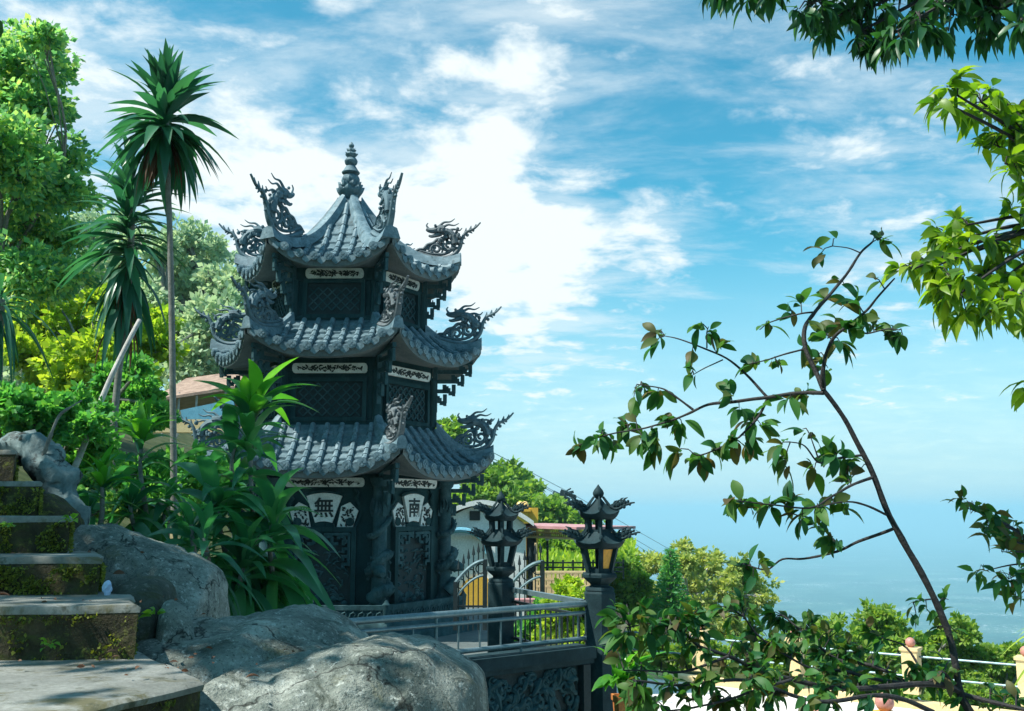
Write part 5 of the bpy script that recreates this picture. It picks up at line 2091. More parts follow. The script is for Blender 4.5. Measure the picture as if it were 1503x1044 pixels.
# ------------------------------------------------------------------ trees
def clump_crown(blobs, n, L, wr=.32, shell=.55, sub=1.0, flat=.75, droop=.2):
    """blobs: list of (Vector centre, radius). Leaf clumps spread through the volume of each blob."""
    vol = np.array([b[1] ** 2 for b in blobs])
    cnt = np.maximum(1, (n * vol / vol.sum())).astype(int)
    Ps, Ds = [], []
    tips = []
    for (c, r), m in zip(blobs, cnt):
        k = max(10, int(60 * sub))
        dirs = sphere_dirs(k)
        rad = r * (shell + (1 - shell) * rng.random(k)) * np.where(rng.random(k) < .42, rng.uniform(1.0, 1.55, k), .85)
        cen = np.array(c)[None] + dirs * rad[:, None] * np.array([1, 1, flat])
        cr = r * rng.uniform(.08, .25, k)
        w = cr ** 2
        pick = rng.choice(k, m, p=w / w.sum())
        q = rng.normal(size=(m, 3)) * .5
        pos = cen[pick] + q * cr[pick][:, None] * np.array([1, 1, .65])
        dl = norm(q + dirs[pick] * .8 + rng.normal(0, .5, (m, 3)) + np.array([0, 0, -droop]))
        Ps.append(pos)
        Ds.append(dl)
        tips.append((Vector(c), cen))
    Pp, Dd = np.concatenate(Ps), np.concatenate(Ds)
    Ls = L * rng.uniform(.6, 1.3, len(Pp))
    return Pp, Dd, Ls, tips


def limb_mesh(base, fork, tips, r0, per=5, rt=.25):
    mb = MB()
    base, fork = Vector(base), Vector(fork)
    mid = base.lerp(fork, .5) + Vector((random.uniform(-.1, .1), random.uniform(-.1, .1), 0)) * (fork - base).length * .6
    pts = catmull([base, mid, fork], 6)
    mb.tube(pts, [lerp(r0, r0 * .72, i / (len(pts) - 1)) for i in range(len(pts))], 9)
    for c, cen in tips:
        m = fork.lerp(c, .5) + Vector((random.uniform(-.15, .15), random.uniform(-.15, .15), .08)) * (c - fork).length
        lp_ = catmull([fork, m, c], 5)
        mb.tube(lp_, [lerp(r0 * .55, r0 * rt, i / (len(lp_) - 1)) for i in range(len(lp_))], 7)
        for j in random.sample(range(len(cen)), min(per, len(cen))):
            e = Vector(cen[j])
            s = lp_[random.randrange(len(lp_) // 2, len(lp_))]
            mm = s.lerp(e, .5) + Vector((0, 0, .06)) * (e - s).length
            mb.tube([s, mm, e], [r0 * rt, r0 * rt * .6, r0 * rt * .25], 5)
    return mb


def tree(name, label, cat, base, fork, blobs, n, L, leafmat, bark='bark_grey', r0=.2, group=None, wr=.32, shell=.55, sub=1.0, per=5, nst=0, droop=.2, flat=.75):
    o = thing(name, label, cat, tuple(base), group)
    Pp, Dd, Ls, tips = clump_crown(blobs, n, L, wr, shell, sub, flat, droop)
    limb_mesh(base, fork, tips, r0, per).build('trunk', MAT[bark], o, True)
    if nst:
        v, f = leaf_arrays(Pp, Dd, Ls, wr, .25, nst, .2, PROF_LANCE, 1.0)
    else:
        v, f = diamond_arrays(Pp, Dd, Ls, wr)
    np_mesh('crown', v, f, MAT[leafmat], o, False)
    return o


def PB(lst, d, dj=.0):
    """(px, py, radius px[, depth]) -> real blobs at depth d"""
    out = []
    for b in lst:
        dd = b[3] if len(b) > 3 else d + random.uniform(-dj, dj)
        out.append((P(b[0], b[1], dd), b[2] * dd / FPX))
    return out


# left: tall broadleaf tree
tree('broadleaf_tree', 'tall broadleaf tree with glossy green crown at the far left above the steps', 'tree', P(-40, 690, 14), P(-10, 420, 14),
     PB([(25, 95, 55), (65, 75, 38), (80, 105, 30), (15, 170, 60), (70, 160, 40), (95, 235, 35), (30, 250, 75), (85, 285, 50), (25, 330, 70), (90, 350, 45), (45, 400, 60), (100, 400, 40), (-30, 210, 90), (-40, 330, 90), (-20, 80, 60), (60, 50, 30)], 14, 1.2),
     34000, .10, 'L_left', 'bark_grey', .055, None, .36, .3, 1.5)
tree('yellow_tree', 'bright yellow green sunlit tree behind the leaning pale trunk', 'tree', P(120, 700, 22), P(120, 590, 22),
     PB([(60, 470, 45), (110, 500, 45), (150, 520, 45), (80, 540, 45), (190, 560, 45), (215, 500, 40), (175, 480, 30), (235, 470, 25), (120, 560, 50), (40, 520, 40), (245, 510, 22), (150, 440, 30), (60, 420, 40)], 22, 2.0),
     19000, .17, 'L_glow', 'bark_grey', .07, None, .36, .3)
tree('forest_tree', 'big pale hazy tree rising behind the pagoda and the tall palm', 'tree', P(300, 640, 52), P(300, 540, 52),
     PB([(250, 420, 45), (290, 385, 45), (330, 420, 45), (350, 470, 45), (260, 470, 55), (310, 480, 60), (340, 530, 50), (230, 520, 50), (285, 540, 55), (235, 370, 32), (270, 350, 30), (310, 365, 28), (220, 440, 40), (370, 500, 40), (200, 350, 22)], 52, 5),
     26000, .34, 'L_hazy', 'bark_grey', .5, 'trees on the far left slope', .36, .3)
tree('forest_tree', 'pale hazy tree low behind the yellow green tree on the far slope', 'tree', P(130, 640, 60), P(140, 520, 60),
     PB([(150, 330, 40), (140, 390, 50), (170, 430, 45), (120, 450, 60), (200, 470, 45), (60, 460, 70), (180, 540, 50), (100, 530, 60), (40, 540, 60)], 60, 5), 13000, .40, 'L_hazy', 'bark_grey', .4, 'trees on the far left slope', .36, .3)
BUSH = [('leafy green bush below the orange roof edge at the far left', 9.5, [(15, 600, 38), (55, 625, 38), (10, 640, 30), (80, 600, 30)], 'L_bush', .075),
        ('feathery green bush beside the grey root', 9.8, [(95, 640, 32), (130, 625, 35), (105, 600, 30), (150, 660, 30), (115, 680, 28), (140, 700, 25)], 'L_bush', .07),
        ('bright bush between the two leaning palm trunks', 11.5, [(170, 560, 35), (205, 575, 35), (185, 610, 30), (225, 610, 28), (200, 540, 22)], 'L_bush', .085),
        ('dense dark green bush behind the small dracaenas', 11.5, [(250, 685, 35), (290, 690, 38), (300, 710, 40), (240, 720, 40), (190, 700, 36), (330, 700, 32)], 'L_bush', .085),
        ('low ferny bush at the foot of the pale leaning trunk', 9.0, [(115, 740, 22), (150, 745, 24), (135, 715, 22), (180, 740, 20)], 'L_left', .06)]
BUSH += [('bright shrub behind the iron railing between the lanterns', 14.5, [(835, 880, 22), (850, 905, 22), (815, 915, 24), (838, 858, 12), (860, 930, 20)], 'L_glow', .085), ('low green shrub behind the lower end of the iron railing', 15.0, [(790, 915, 20), (770, 930, 20), (800, 890, 14)], 'L_bush', .085)]
for lab, d, bl, mt, L in BUSH:
    q = P(bl[0][0], bl[0][1] + 70, d)
    tree('bush', lab, 'bush', (q.x, q.y, ground_z(q.x, q.y) - .1), P(bl[0][0], bl[0][1] + 25, d), PB(bl, d, .5), 5200, L, mt, 'bark_grey', .045, 'bushes on the banks', .36, .3, .8)

# overhanging tree: its unseen crown is laid out to shade steps, rocks and sapling, one spray shows in the top left corner
ob = [(Vector(v), r) for v, r in (((-4.4, 4.7, 5.5), 1.15), ((-3.4, 5.5, 5.5), 1.0), ((-5.6, 4.4, 5.6), 1.3), ((-6.6, 4.6, 5.6), 1.3), ((-5.0, 3.4, 5.4), 1.1), ((-4.8, 6.0, 5.8), 1.1), ((-6.4, 6.4, 6.1), 1.3), ((-3.4, 3.8, 5.2), 1.0), ((-2.3, 3.2, 4.8), .9), ((-1.3, 3.0, 4.9), .9), ((-0.4, 3.3, 5.0), .8), ((-2.2, 4.4, 5.4), .9))]
ob += [(P(-22, 12, 4.6), .07)]
tree('overhanging_tree', 'dark tree leaning over the steps, its leaf tips in the top left corner', 'tree', (-7.6, 4.6, ground_z(-7.6, 4.6)), (-6.4, 4.8, 4.4), ob, 12000, .16, 'L_dark', 'bark', .16, None, .3, .2, 1.2, 4, 4)

# fan palm drooping at the left edge
def frond_plant(name, label, cat, base, crown, n, L, wr, mat, bark, r0, spread=(0.2, 1.0), droop=(.3, .7), nst=9, stem_pts=None, group=None, elong=0.0, gravity=0.0):
    o = thing(name, label, cat, tuple(base), group)
    base, crown = Vector(base), Vector(crown)
    mb = MB()
    sp_ = catmull(stem_pts or [base, base.lerp(crown, .5) + Vector((.03, 0, 0)), crown], 6)
    m = len(sp_)
    mb.tube(sp_, [lerp(r0, r0 * .8, i / (m - 1)) * (1 + .05 * (i % 2)) for i in range(m)], 9)
    mb.build('stem', MAT[bark], o, True)
    t = rng.random(n)
    az = np.arange(n) * 2.39996 + rng.normal(0, .25, n)
    el = lerp(spread[1], spread[0], t) + rng.normal(0, .12, n)     # older leaves (t near 1) hang lower
    dirs = np.stack([np.cos(az) * np.cos(el), np.sin(az) * np.cos(el), np.sin(el)], 1)
    pos = np.array(crown)[None] + np.stack([rng.normal(0, r0 * .3, n), rng.normal(0, r0 * .3, n), -t * elong + rng.normal(0, .01, n)], 1)
    LL = L * rng.uniform(.55, 1.12, n) * (1 - .15 * np.abs(t - .5))
    v, f = leaf_arrays(pos, dirs, LL, wr, lerp(droop[0], droop[1], t), nst, .35, PROF_STRAP, .25)
    np_mesh('leaves', v, f, MAT[mat], o)
    if elong > .3:
        k = 26
        az = rng.uniform(0, 6.28, k)
        dirs = np.stack([np.cos(az) * .35, np.sin(az) * .35, -np.ones(k)], 1)
        pos = np.array(crown)[None] + np.stack([rng.normal(0, .02, k), rng.normal(0, .02, k), -elong * rng.uniform(.6, 1.15, k)], 1)
        v, f = leaf_arrays(pos, dirs, L * rng.uniform(.5, .95, k), wr * .5, .1, 7, .6, PROF_STRAP, .9)
        np_mesh('dead_leaves', v, f, MAT['dry'], o)
    return o


frond_plant('tall_dracaena', 'tallest dracaena with a thin grey trunk and round dark leaf head', 'palm', P(256, 745, 10), P(244, 158, 10), 165, .74, .080, 'L_palm', 'bark_grey', .033, (-1.25, 1.45), (.02, .22), 8,
            [P(256, 760, 10), P(254, 600, 10), P(252, 450, 10), P(249, 330, 10), P(246, 250, 10), P(244, 150, 10)], 'tall dracaenas', .34)
frond_plant('tall_dracaena', 'shorter tall dracaena with a ragged drooping leaf column beside the tallest one', 'palm', P(168, 640, 10.6), P(192, 262, 10.6), 190, .70, .066, 'L_palm', 'bark_grey', .038, (-1.35, 1.3), (.1, .35), 8,
            [P(166, 640, 10.6), P(172, 570, 10.6), P(182, 480, 10.6), P(190, 400, 10.6), P(194, 320, 10.6), P(192, 250, 10.6)], 'tall dracaenas', 1.35)
frond_plant('fan_palm', 'dark drooping palm fronds at the left edge under the broadleaf tree', 'palm', P(-25, 700, 11), P(0, 440, 11), 50, .75, .035, 'L_palm', 'bark_grey', .07, (-1.2, .7), (.4, .8), 8, None, None, .25)
mb = MB()
pts = catmull([P(98, 712, 9.3), P(118, 668, 9.4), P(142, 605, 9.5), P(165, 550, 9.6), P(192, 495, 9.7), P(205, 470, 9.8)], 4)
mb.tube(pts, [lerp(.032, .022, i / (len(pts) - 1)) for i in range(len(pts))], 9)
tag(mb.build('leaning_trunk', MAT['bark_pale'], None, True), 'bare pale trunk leaning across the bushes below the ragged dracaena', 'tree trunk')


# dracaena bushes
def dracaena(label, stems, n, L, base_d, young=True, wr=.092, hang=1.0):
    b = stems[0][0]
    o = thing('dracaena', label, 'dracaena plant', tuple(b), 'leafy dracaenas by the tower')
    Ls = []
    Yg = []
    for pts in stems:
        mb = MB()
        sp_ = catmull(pts, 5)
        mb.tube(sp_, [lerp(.026, .015, i / (len(sp_) - 1)) for i in range(len(sp_))], 8)
        mb.build('stem', MAT['bark_grey'], o, True)
        top = np.array(sp_[-1])
        ln = sum((sp_[i + 1] - sp_[i]).length for i in range(len(sp_) - 1))
        t = rng.random(n) ** 1.0
        idx = ((1 - t * hang * .9) * (len(sp_) - 1)).astype(int)
        pos = np.array([sp_[i] for i in idx]) + rng.normal(0, .012, (n, 3))
        az = np.arange(n) * 2.39996 + rng.normal(0, .3, n)
        el = lerp(.95, -.75, np.clip(t * 1.5, 0, 1)) + rng.normal(0, .18, n)
        d = np.stack([np.cos(az) * np.cos(el), np.sin(az) * np.cos(el), np.sin(el)], 1)
        LL = L * rng.uniform(.65, 1.1, n)
        Ls.append(leaf_arrays(pos, d, LL, wr, lerp(.28, .62, np.clip(t * 1.4, 0, 1)) * rng.uniform(.7, 1.3, n), 10, .32, PROF_STRAP, .3))
        if young and pts is stems[0]:
            k = 16
            az = np.arange(k) * 2.39996
            el = rng.uniform(.15, 1.5, k)
            d = np.stack([np.cos(az) * np.cos(el), np.sin(az) * np.cos(el), np.sin(el)], 1)
            Yg.append(leaf_arrays(np.repeat(top[None], k, 0), d, L * rng.uniform(.8, 1.15, k), wr * .95, rng.uniform(.1, .4, k), 10, .35, PROF_STRAP, .25))
    np_mesh('leaves', *cat_arrays(Ls), MAT['L_drac'], o)
    if Yg:
        np_mesh('young_leaves', *cat_arrays(Yg), MAT['L_dracB'], o)
    return o


dracaena('large glossy dracaena in front of the pagoda with a bright upright leaf rosette',
         [[P(385, 895, 8.2), P(375, 800, 8.2), P(368, 700, 8.2), P(370, 612, 8.2)], [P(350, 895, 8.0), P(335, 830, 7.95), P(322, 770, 7.9), P(318, 720, 7.9)],
          [P(395, 895, 8.1), P(400, 850, 8.0), P(396, 800, 7.9), P(402, 752, 7.9)], [P(370, 895, 7.8), P(352, 860, 7.7), P(362, 815, 7.6)], [P(380, 895, 8.4), P(350, 780, 8.4), P(340, 690, 8.4), P(345, 655, 8.4)]], 46, .66, 8.2)
dracaena('smaller dracaena between the palm trunk and the pale boulder',
         [[P(216, 815, 8.6), P(214, 750, 8.6), P(206, 690, 8.6), P(208, 650, 8.6)], [P(226, 815, 8.8), P(240, 760, 8.8), P(250, 720, 8.8)], [P(212, 815, 8.4), P(196, 770, 8.4), P(190, 735, 8.4)]], 34, .48, 8.6, True)
dracaena('slim dracaena with broad leaves at the foot of the leaning trunk',
         [[P(145, 790, 7.8), P(150, 750, 7.8), P(150, 715, 7.8)], [P(140, 790, 7.9), P(135, 765, 7.9), P(128, 745, 7.9)]], 12, .38, 7.8, True)
dracaena('low dracaena sprawling over the boulder below the large one',
         [[P(290, 850, 7.4), P(285, 810, 7.4), P(280, 770, 7.4)], [P(310, 860, 7.3), P(305, 820, 7.2), P(300, 790, 7.2)]], 24, .46, 7.4, False)

# ------------------------------------------------------------------ hill behind the white house
HILL = [('rounded bright green tree directly behind the white gable', 80, [(700, 735, 32), (725, 710, 32), (745, 735, 35), (700, 770, 35), (735, 765, 40), (680, 750, 35)]),
        ('tree crown at the hilltop just right of the pagoda roof', 95, [(735, 700, 22), (755, 708, 26), (770, 725, 26), (760, 745, 30)]),
        ('bushy tree right of the amber globes on the hill', 85, [(780, 745, 30), (805, 755, 30), (790, 775, 30), (775, 765, 25)]),
        ('darker tree on the hill below the cable pylon', 90, [(815, 752, 24), (838, 775, 28), (858, 785, 26), (825, 790, 30)]),
        ('low bushy tree behind the nearer lantern', 60, [(850, 800, 30), (880, 810, 30), (860, 835, 30), (835, 825, 26), (905, 800, 22)]),
        ('scrubby tree on the grassy slope behind the lamp post', 50, [(800, 800, 24), (820, 815, 26), (845, 815, 24), (800, 830, 24), (790, 815, 20), (860, 822, 20), (880, 830, 22)]),
        ('tree showing in the gap between the upper pagoda roofs', 70, [(655, 632, 16), (668, 640, 16), (645, 650, 18), (662, 660, 20), (650, 680, 24)])]
for lab, d, bl in HILL:
    q = P(bl[0][0], bl[0][1] + 90, d)
    tree('hill_tree', lab, 'tree', (q.x, q.y, q.z), P(bl[0][0], bl[0][1] + 40, d), PB(bl, d, 2.5), 7000, d * .0062, 'L_hill', 'bark_grey', .18, 'trees on the hill behind the white house', .38, .25)
mb = MB()
GX0, GX1 = P(680, 850, 46), P(930, 870, 46)
gp_, gd_ = [], []
for _ in range(9000):
    px, py, d = rng.uniform(690, 925), 0, rng.uniform(39, 62)
    x = (px - 751.5) / FPX * d
    z = lerp(P(px, 852, 39).z, P(px, 800, 62).z, (d - 39) / 23)
    gp_.append((x, d, z + rng.uniform(-.2, .05)))
    gd_.append((rng.normal(0, .4), rng.normal(0, .4), 1))
v, f = diamond_arrays(np.array(gp_), np.array(gd_), rng.uniform(.3, .75, len(gp_)), .22)
tag(np_mesh('slope_grass', v, f, MAT['L_glow']), 'tall yellow green grass on the slope behind the yellow balustrade', 'grass', kind='stuff')
mb.add([P(680, 852, 39) + Vector((0, 0, -.2)), P(935, 852, 39) + Vector((0, 0, -.2)), P(935, 800, 62) + Vector((0, 0, -.2)), P(680, 800, 62) + Vector((0, 0, -.2)), P(680, 800, 62) + Vector((0, 5, -8)), P(935, 800, 62) + Vector((0, 5, -8)), P(680, 852, 39) + Vector((0, 0, -3)), P(935, 852, 39) + Vector((0, 0, -3))],
       [(0, 1, 2, 3), (3, 2, 5, 4), (6, 7, 1, 0), (6, 0, 3, 4), (7, 5, 2, 1)])
tag(mb.build('grass_slope', MAT['soil']), kind='structure')

RIGHT = [('airy_tree', 'airy yellow green tree with spreading crown beyond the terrace, tallest there', 46, [(1000, 830, 26), (1040, 825, 28), (1075, 840, 26), (1020, 855, 28), (960, 825, 22), (1060, 870, 26), (1105, 860, 24), (1095, 885, 22), (1030, 895, 26), (990, 880, 22), (1000, 805, 16), (1125, 880, 14)], 9500, 'L_airy', .22),
         ('airy_tree', 'pale green tree right beside the nearer lantern roof', 38, [(915, 830, 24), (935, 860, 26), (910, 880, 26), (950, 900, 24), (925, 910, 24), (905, 850, 20)], 8000, 'L_hill', .19),
         ('airy_tree', 'yellowish tree low behind the conifer', 50, [(950, 870, 24), (985, 905, 26), (1040, 915, 26), (1070, 920, 24), (1010, 930, 24)], 7000, 'L_airy', .24)]
for nm, lab, d, bl, n, mt, L in RIGHT:
    q = P(bl[0][0] + 20, bl[0][1] + 120, d)
    tree(nm, lab, 'tree', tuple(q), P(bl[0][0] + 10, bl[0][1] + 60, d), PB(bl, d, 1.5), n, L, mt, 'bark_pale', .13, 'trees beyond the terrace', .32, .25, .8)
# conifer with tiers of branches
cn = thing('conifer', 'dark green pyramidal conifer standing between the airy trees', 'conifer', tuple(P(985, 925, 36)))
mb = MB()
b0, b1 = P(985, 940, 36), P(984, 806, 36)
mb.tube([b0, b1], [.10, .015], 7)
cp, cdr = [], []
for i in range(20):
    t = i / 19
    c = b0.lerp(b1, .12 + .86 * t)
    rad = lerp(1.0, .10, t ** .85)
    nb_ = 9 if t < .8 else 6
    for j in range(nb_):
        a = 2 * math.pi * (j + .5 * (i % 2)) / nb_ + random.uniform(-.2, .2)
        e = c + Vector((math.cos(a) * rad, math.sin(a) * rad, rad * .16 - .06))
        mb.tube([c, c.lerp(e, .5) + Vector((0, 0, -.04)), e], [.015, .012, .005], 4)
        m = int(26 * (rad + .25))
        for _ in range(m):
            s = random.random()
            p = c.lerp(e, s)
            cp.append((p.x, p.y, p.z))
            cdr.append((math.cos(a) * .8 + rng.normal(0, .5), math.sin(a) * .8 + rng.normal(0, .5), rng.normal(.25, .45)))
mb.build('trunk', MAT['bark_grey'], cn, True)
v, f = diamond_arrays(np.array(cp), np.array(cdr), rng.uniform(.14, .26, len(cp)), .14)
np_mesh('crown', v, f, MAT['L_conifer'], cn, False)

SLOPE = [('light green bushy tree just left of the sapling trunk below the plain', 30, [(1290, 905, 22), (1310, 925, 26), (1275, 935, 28), (1330, 955, 30), (1300, 965, 28)]),
         ('leafy tree in the middle of the lower slope, half behind the dark branch', 28, [(1215, 925, 22), (1240, 945, 24), (1200, 955, 28), (1250, 975, 28), (1170, 945, 20)]),
         ('loose yellow green tree right of the sapling trunk on the slope', 31, [(1375, 945, 24), (1410, 930, 26), (1400, 965, 30), (1435, 965, 26), (1365, 980, 28)]),
         ('small pale tree at the right edge under the palm fronds', 33, [(1470, 965, 22), (1490, 990, 26), (1455, 995, 26), (1500, 960, 16), (1420, 1000, 28)]),
         ('low shrubby tree behind the terrace kerb below the airy tree', 26, [(1100, 950, 22), (1060, 965, 20), (1130, 965, 22), (1020, 960, 18), (1150, 985, 22)]),
         ('broad shrub behind the grey pipe rails near the potted plant', 24, [(960, 950, 20), (990, 965, 20), (935, 935, 16), (1010, 980, 18), (945, 975, 18)])]
SLOPE += [('leafy scrub just outside the terrace kerb behind the sapling trunk', 22, [(1330, 1010, 26), (1380, 1015, 26), (1290, 1000, 24), (1430, 1025, 24), (1480, 1030, 26)]),
          ('leafy scrub just outside the terrace kerb in the middle of the branch', 24, [(1230, 1000, 24), (1180, 990, 24), (1130, 985, 20), (1260, 985, 24)])]
for lab, d, bl in SLOPE:
    q = P(bl[0][0], bl[0][1] + 130, d)
    tree('slope_tree', lab, 'tree', tuple(q), P(bl[0][0], bl[0][1] + 60, d), PB(bl, d, 1.0), 6000, d * .0058, 'L_slope', 'bark_grey', .08, 'trees on the slope below the terrace', .34, .25, .8)
frond_plant('palm', 'feathery palm fronds reaching in at the right edge over the slope', 'palm', P(1600, 1150, 13), P(1580, 930, 13), 60, 1.0, .03, 'L_slope', 'bark_grey', .07, (-.9, 1.2), (.25, .6), 8, None, None, .12)

# ------------------------------------------------------------------ branches hanging in from the right
def leafy_tree(name, label, base, fork, blobs, n, L, wr, mat, droop, nst=5, r0=.09, whorl=7, down=.5, bark='bark_twig'):
    """tree of twigs that end in whorls of real leaves"""
    o = thing(name, label, 'tree', tuple(base))
    tips, Ps, Ds, LL = [], [], [], []
    vol = np.array([b[1] ** 2 for b in blobs])
    cnt = np.maximum(2, n * vol / vol.sum() / whorl).astype(int)
    for (c, r), m in zip(blobs, cnt):
        cen = np.array(c)[None] + sphere_dirs(m) * (r * rng.random((m, 1)) ** .45)
        tips.append((Vector(c), cen))
        for e in cen:
            axis = norm((e - np.array(c)) / r + np.array([0, 0, -.3]) + rng.normal(0, .4, 3))
            k = whorl + rng.integers(-2, 3)
            d = norm(axis[None] * .55 + rng.normal(0, .62, (k, 3)) + np.array([0, 0, -down]))
            Ps.append(np.repeat(e[None], k, 0) + rng.normal(0, .012, (k, 3)))
            Ds.append(d)
    Ps, Ds = np.concatenate(Ps), np.concatenate(Ds)
    mb = MB()
    base, fork = Vector(base), Vector(fork)
    pts = catmull([base, base.lerp(fork, .6) + Vector((.1, 0, 0)), fork], 5)
    mb.tube(pts, [lerp(r0, r0 * .5, i / (len(pts) - 1)) for i in range(len(pts))], 8)
    for c, cen in tips:
        m = fork.lerp(c, .55) + Vector((0, 0, .06)) * (c - fork).length
        lp_ = catmull([fork, m, c], 6)
        mb.tube(lp_, [lerp(r0 * .3, r0 * .09, i / (len(lp_) - 1)) for i in range(len(lp_))], 6)
        for e in cen:
            e = Vector(e)
            s = min(lp_, key=lambda q_: (q_ - e).length)
            mb.tube([s, s.lerp(e, .5) + Vector((0, 0, .03)), e], [r0 * .07, r0 * .055, r0 * .04], 5)
    mb.build('trunk', MAT[bark], o, True)
    v, f = leaf_arrays(Ps, Ds, L * rng.uniform(.65, 1.15, len(Ps)), wr, droop, nst, .22, PROF_LANCE, .7)
    np_mesh('crown', v, f, MAT[mat], o)
    return o


leafy_tree('lime_tree', 'sunlit lime green tree reaching in from the right edge', (6.6, 7.6, -3.6), P(1640, 330, 7.4),
           PB([(1405, 140, 28), (1440, 150, 34), (1480, 155, 36), (1500, 190, 40), (1465, 215, 26), (1430, 370, 44), (1375, 390, 40), (1340, 395, 26), (1470, 410, 48), (1410, 430, 40), (1490, 440, 40), (1450, 460, 30), (1395, 355, 36), (1500, 330, 34), (1420, 330, 20), (1520, 260, 50), (1380, 440, 26), (1475, 240, 20), (1508, 562, 10), (1560, 400, 80), (1560, 200, 80), (1385, 150, 14)], 7.2, .45),
           1350, .175, .21, 'L_lime', .22, 5, .09, 7, .35)
leafy_tree('mango_tree', 'dark mango like tree hanging drooping leaves across the top edge', (5.6, 5.4, -3.6), (4.4, 5.4, 3.6),
           PB([(1190, 5, 36), (1225, 25, 36), (1265, 45, 34), (1310, 50, 34), (1350, 25, 40), (1280, 10, 50), (1400, 10, 40), (1440, 22, 30), (1470, 15, 34), (1500, 40, 26), (1130, -15, 26), (1090, -20, 26), (1055, -22, 22), (1290, 70, 18), (1240, -40, 60), (1340, -50, 70), (1430, -50, 60), (1500, -40, 60),
               (1250, -130, 70, 5.2), (1350, -140, 80, 5.2), (1150, -110, 60, 5.2), (1460, -130, 80, 5.2), (1300, -120, 80, 5.6)], 5.1, .3),  # these upper clumps, out of frame, are added to shade the leaves below
           2600, .135, .16, 'L_dark', .18, 5, .09, 8, .75)
leafy_tree('small_leaf_shrub', 'thin twigs with small dark leaves at the right edge over the plain', (2.9, 4.3, -2.6), P(1560, 830, 4.2),
           PB([(1410, 742, 10), (1430, 748, 12), (1455, 765, 14), (1480, 775, 14), (1500, 790, 14), (1445, 785, 10), (1470, 810, 12), (1445, 838, 10), (1480, 850, 14), (1500, 835, 12), (1490, 880, 8), (1530, 800, 20)], 4.2, .12),
           270, .075, .20, 'L_sapling', .2, 5, .02, 5, .15)

# ------------------------------------------------------------------ the sapling in front
SD = 3.2
sp = thing('sapling', 'slender dark sapling leaning across the foreground with scattered glossy leaves', 'sapling', (P(1470, 1100, SD).x, SD, -2.3))
BR = {
    'trunk': ([(1500, 1200), (1470, 1120), (1425, 1046), (1408, 1010), (1392, 925), (1352, 842), (1306, 758), (1280, 695), (1255, 644), (1230, 602), (1208, 573)], .0165, .0085, 0, 0),
    'a': ([(1208, 573), (1196, 543), (1182, 510), (1181, 480), (1196, 459), (1221, 430), (1242, 404), (1263, 371), (1280, 356)], .011, .004, 0, .15),
    'b': ([(1208, 570), (1207, 547), (1215, 514), (1226, 493), (1247, 476), (1272, 455), (1289, 434), (1314, 408)], .010, .003, 0, -.15),
    'b2': ([(1247, 480), (1270, 489), (1301, 483), (1320, 484)], .004, .002, -.08, -.2),
    'a2': ([(1181, 512), (1150, 520), (1125, 528), (1100, 534)], .004, .002, .05, .1),
    'a3': ([(1196, 459), (1170, 462), (1130, 474), (1115, 484)], .004, .002, .1, .2),
    'a4': ([(1263, 371), (1245, 364), (1222, 361)], .003, .002, .1, .12),
    'left': ([(1208, 577), (1179, 577), (1129, 583), (1074, 590), (1040, 594), (1011, 607), (985, 617), (947, 628), (884, 640), (850, 653)], .0085, .0025, 0, .35),
    'c': ([(1127, 583), (1095, 550), (1065, 526), (1027, 510), (994, 497), (975, 493)], .006, .002, .1, .25),
    'c2': ([(1060, 528), (1035, 540), (1015, 552)], .003, .0015, .2, .2),
    'c3': ([(1037, 512), (1037, 490), (1040, 480)], .003, .0015, .2, .2),
    'dd': ([(1017, 602), (985, 577), (969, 569), (935, 565)], .005, .002, .2, .25),
    'e': ([(1127, 585), (1114, 611), (1095, 632), (1074, 649), (1028, 668), (1010, 660)], .006, .002, .1, .1),
    'f': ([(1267, 668), (1221, 674), (1200, 678), (1180, 655), (1160, 650)], .005, .002, 0, -.1),
    'f2': ([(1200, 672), (1192, 650), (1188, 638)], .003, .0015, -.05, -.05),
    'g': ([(1282, 700), (1250, 712), (1221, 729), (1188, 746), (1130, 740), (1075, 736)], .006, .002, 0, -.25),
    'h': ([(1306, 758), (1268, 741), (1238, 737), (1200, 745)], .005, .002, 0, -.15),
    'i': ([(1314, 775), (1261, 796), (1229, 810), (1181, 820), (1149, 820), (1125, 836), (1095, 830)], .006, .0025, 0, .2),
    'i2': ([(1230, 808), (1222, 790), (1210, 775)], .003, .0015, .05, .05),
    'j': ([(1410, 1015), (1373, 1005), (1301, 1008), (1233, 1011), (1161, 997), (1113, 985), (1068, 963), (1028, 949), (1008, 933), (985, 915)], .012, .003, 0, -.5),
    'k': ([(1401, 1012), (1385, 990), (1372, 993), (1353, 1007), (1285, 997), (1237, 985), (1189, 981), (1120, 940), (1090, 905)], .010, .003, 0, -.1),
    'l': ([(1330, 1003), (1281, 977), (1229, 967), (1180, 930), (1150, 905)], .008, .003, .1, .25),
    'm': ([(1415, 1020), (1462, 1033), (1510, 1043)], .010, .006, 0, -.1),
    'n': ([(1370, 1046), (1300, 1020), (1200, 1030), (1100, 1000), (1000, 1005), (930, 1000)], .009, .003, -.2, -.6),
    'o': ([(1161, 997), (1120, 1010), (1060, 1030), (980, 1044)], .005, .003, -.35, -.5),
    'p': ([(1068, 963), (1010, 985), (960, 985), (915, 985)], .005, .002, -.35, -.5),
    'q': ([(1008, 933), (960, 915), (925, 920)], .004, .002, -.45, -.5),
    'r': ([(1360, 1000), (1330, 950), (1290, 935)], .006, .002, 0, .1),
    's': ([(1385, 920), (1380, 895), (1372, 880)], .003, .002, 0, 0),
    't': ([(1370, 880), (1352, 882), (1340, 885)], .003, .002, 0, 0),
}
NODES = []
mb = MB()
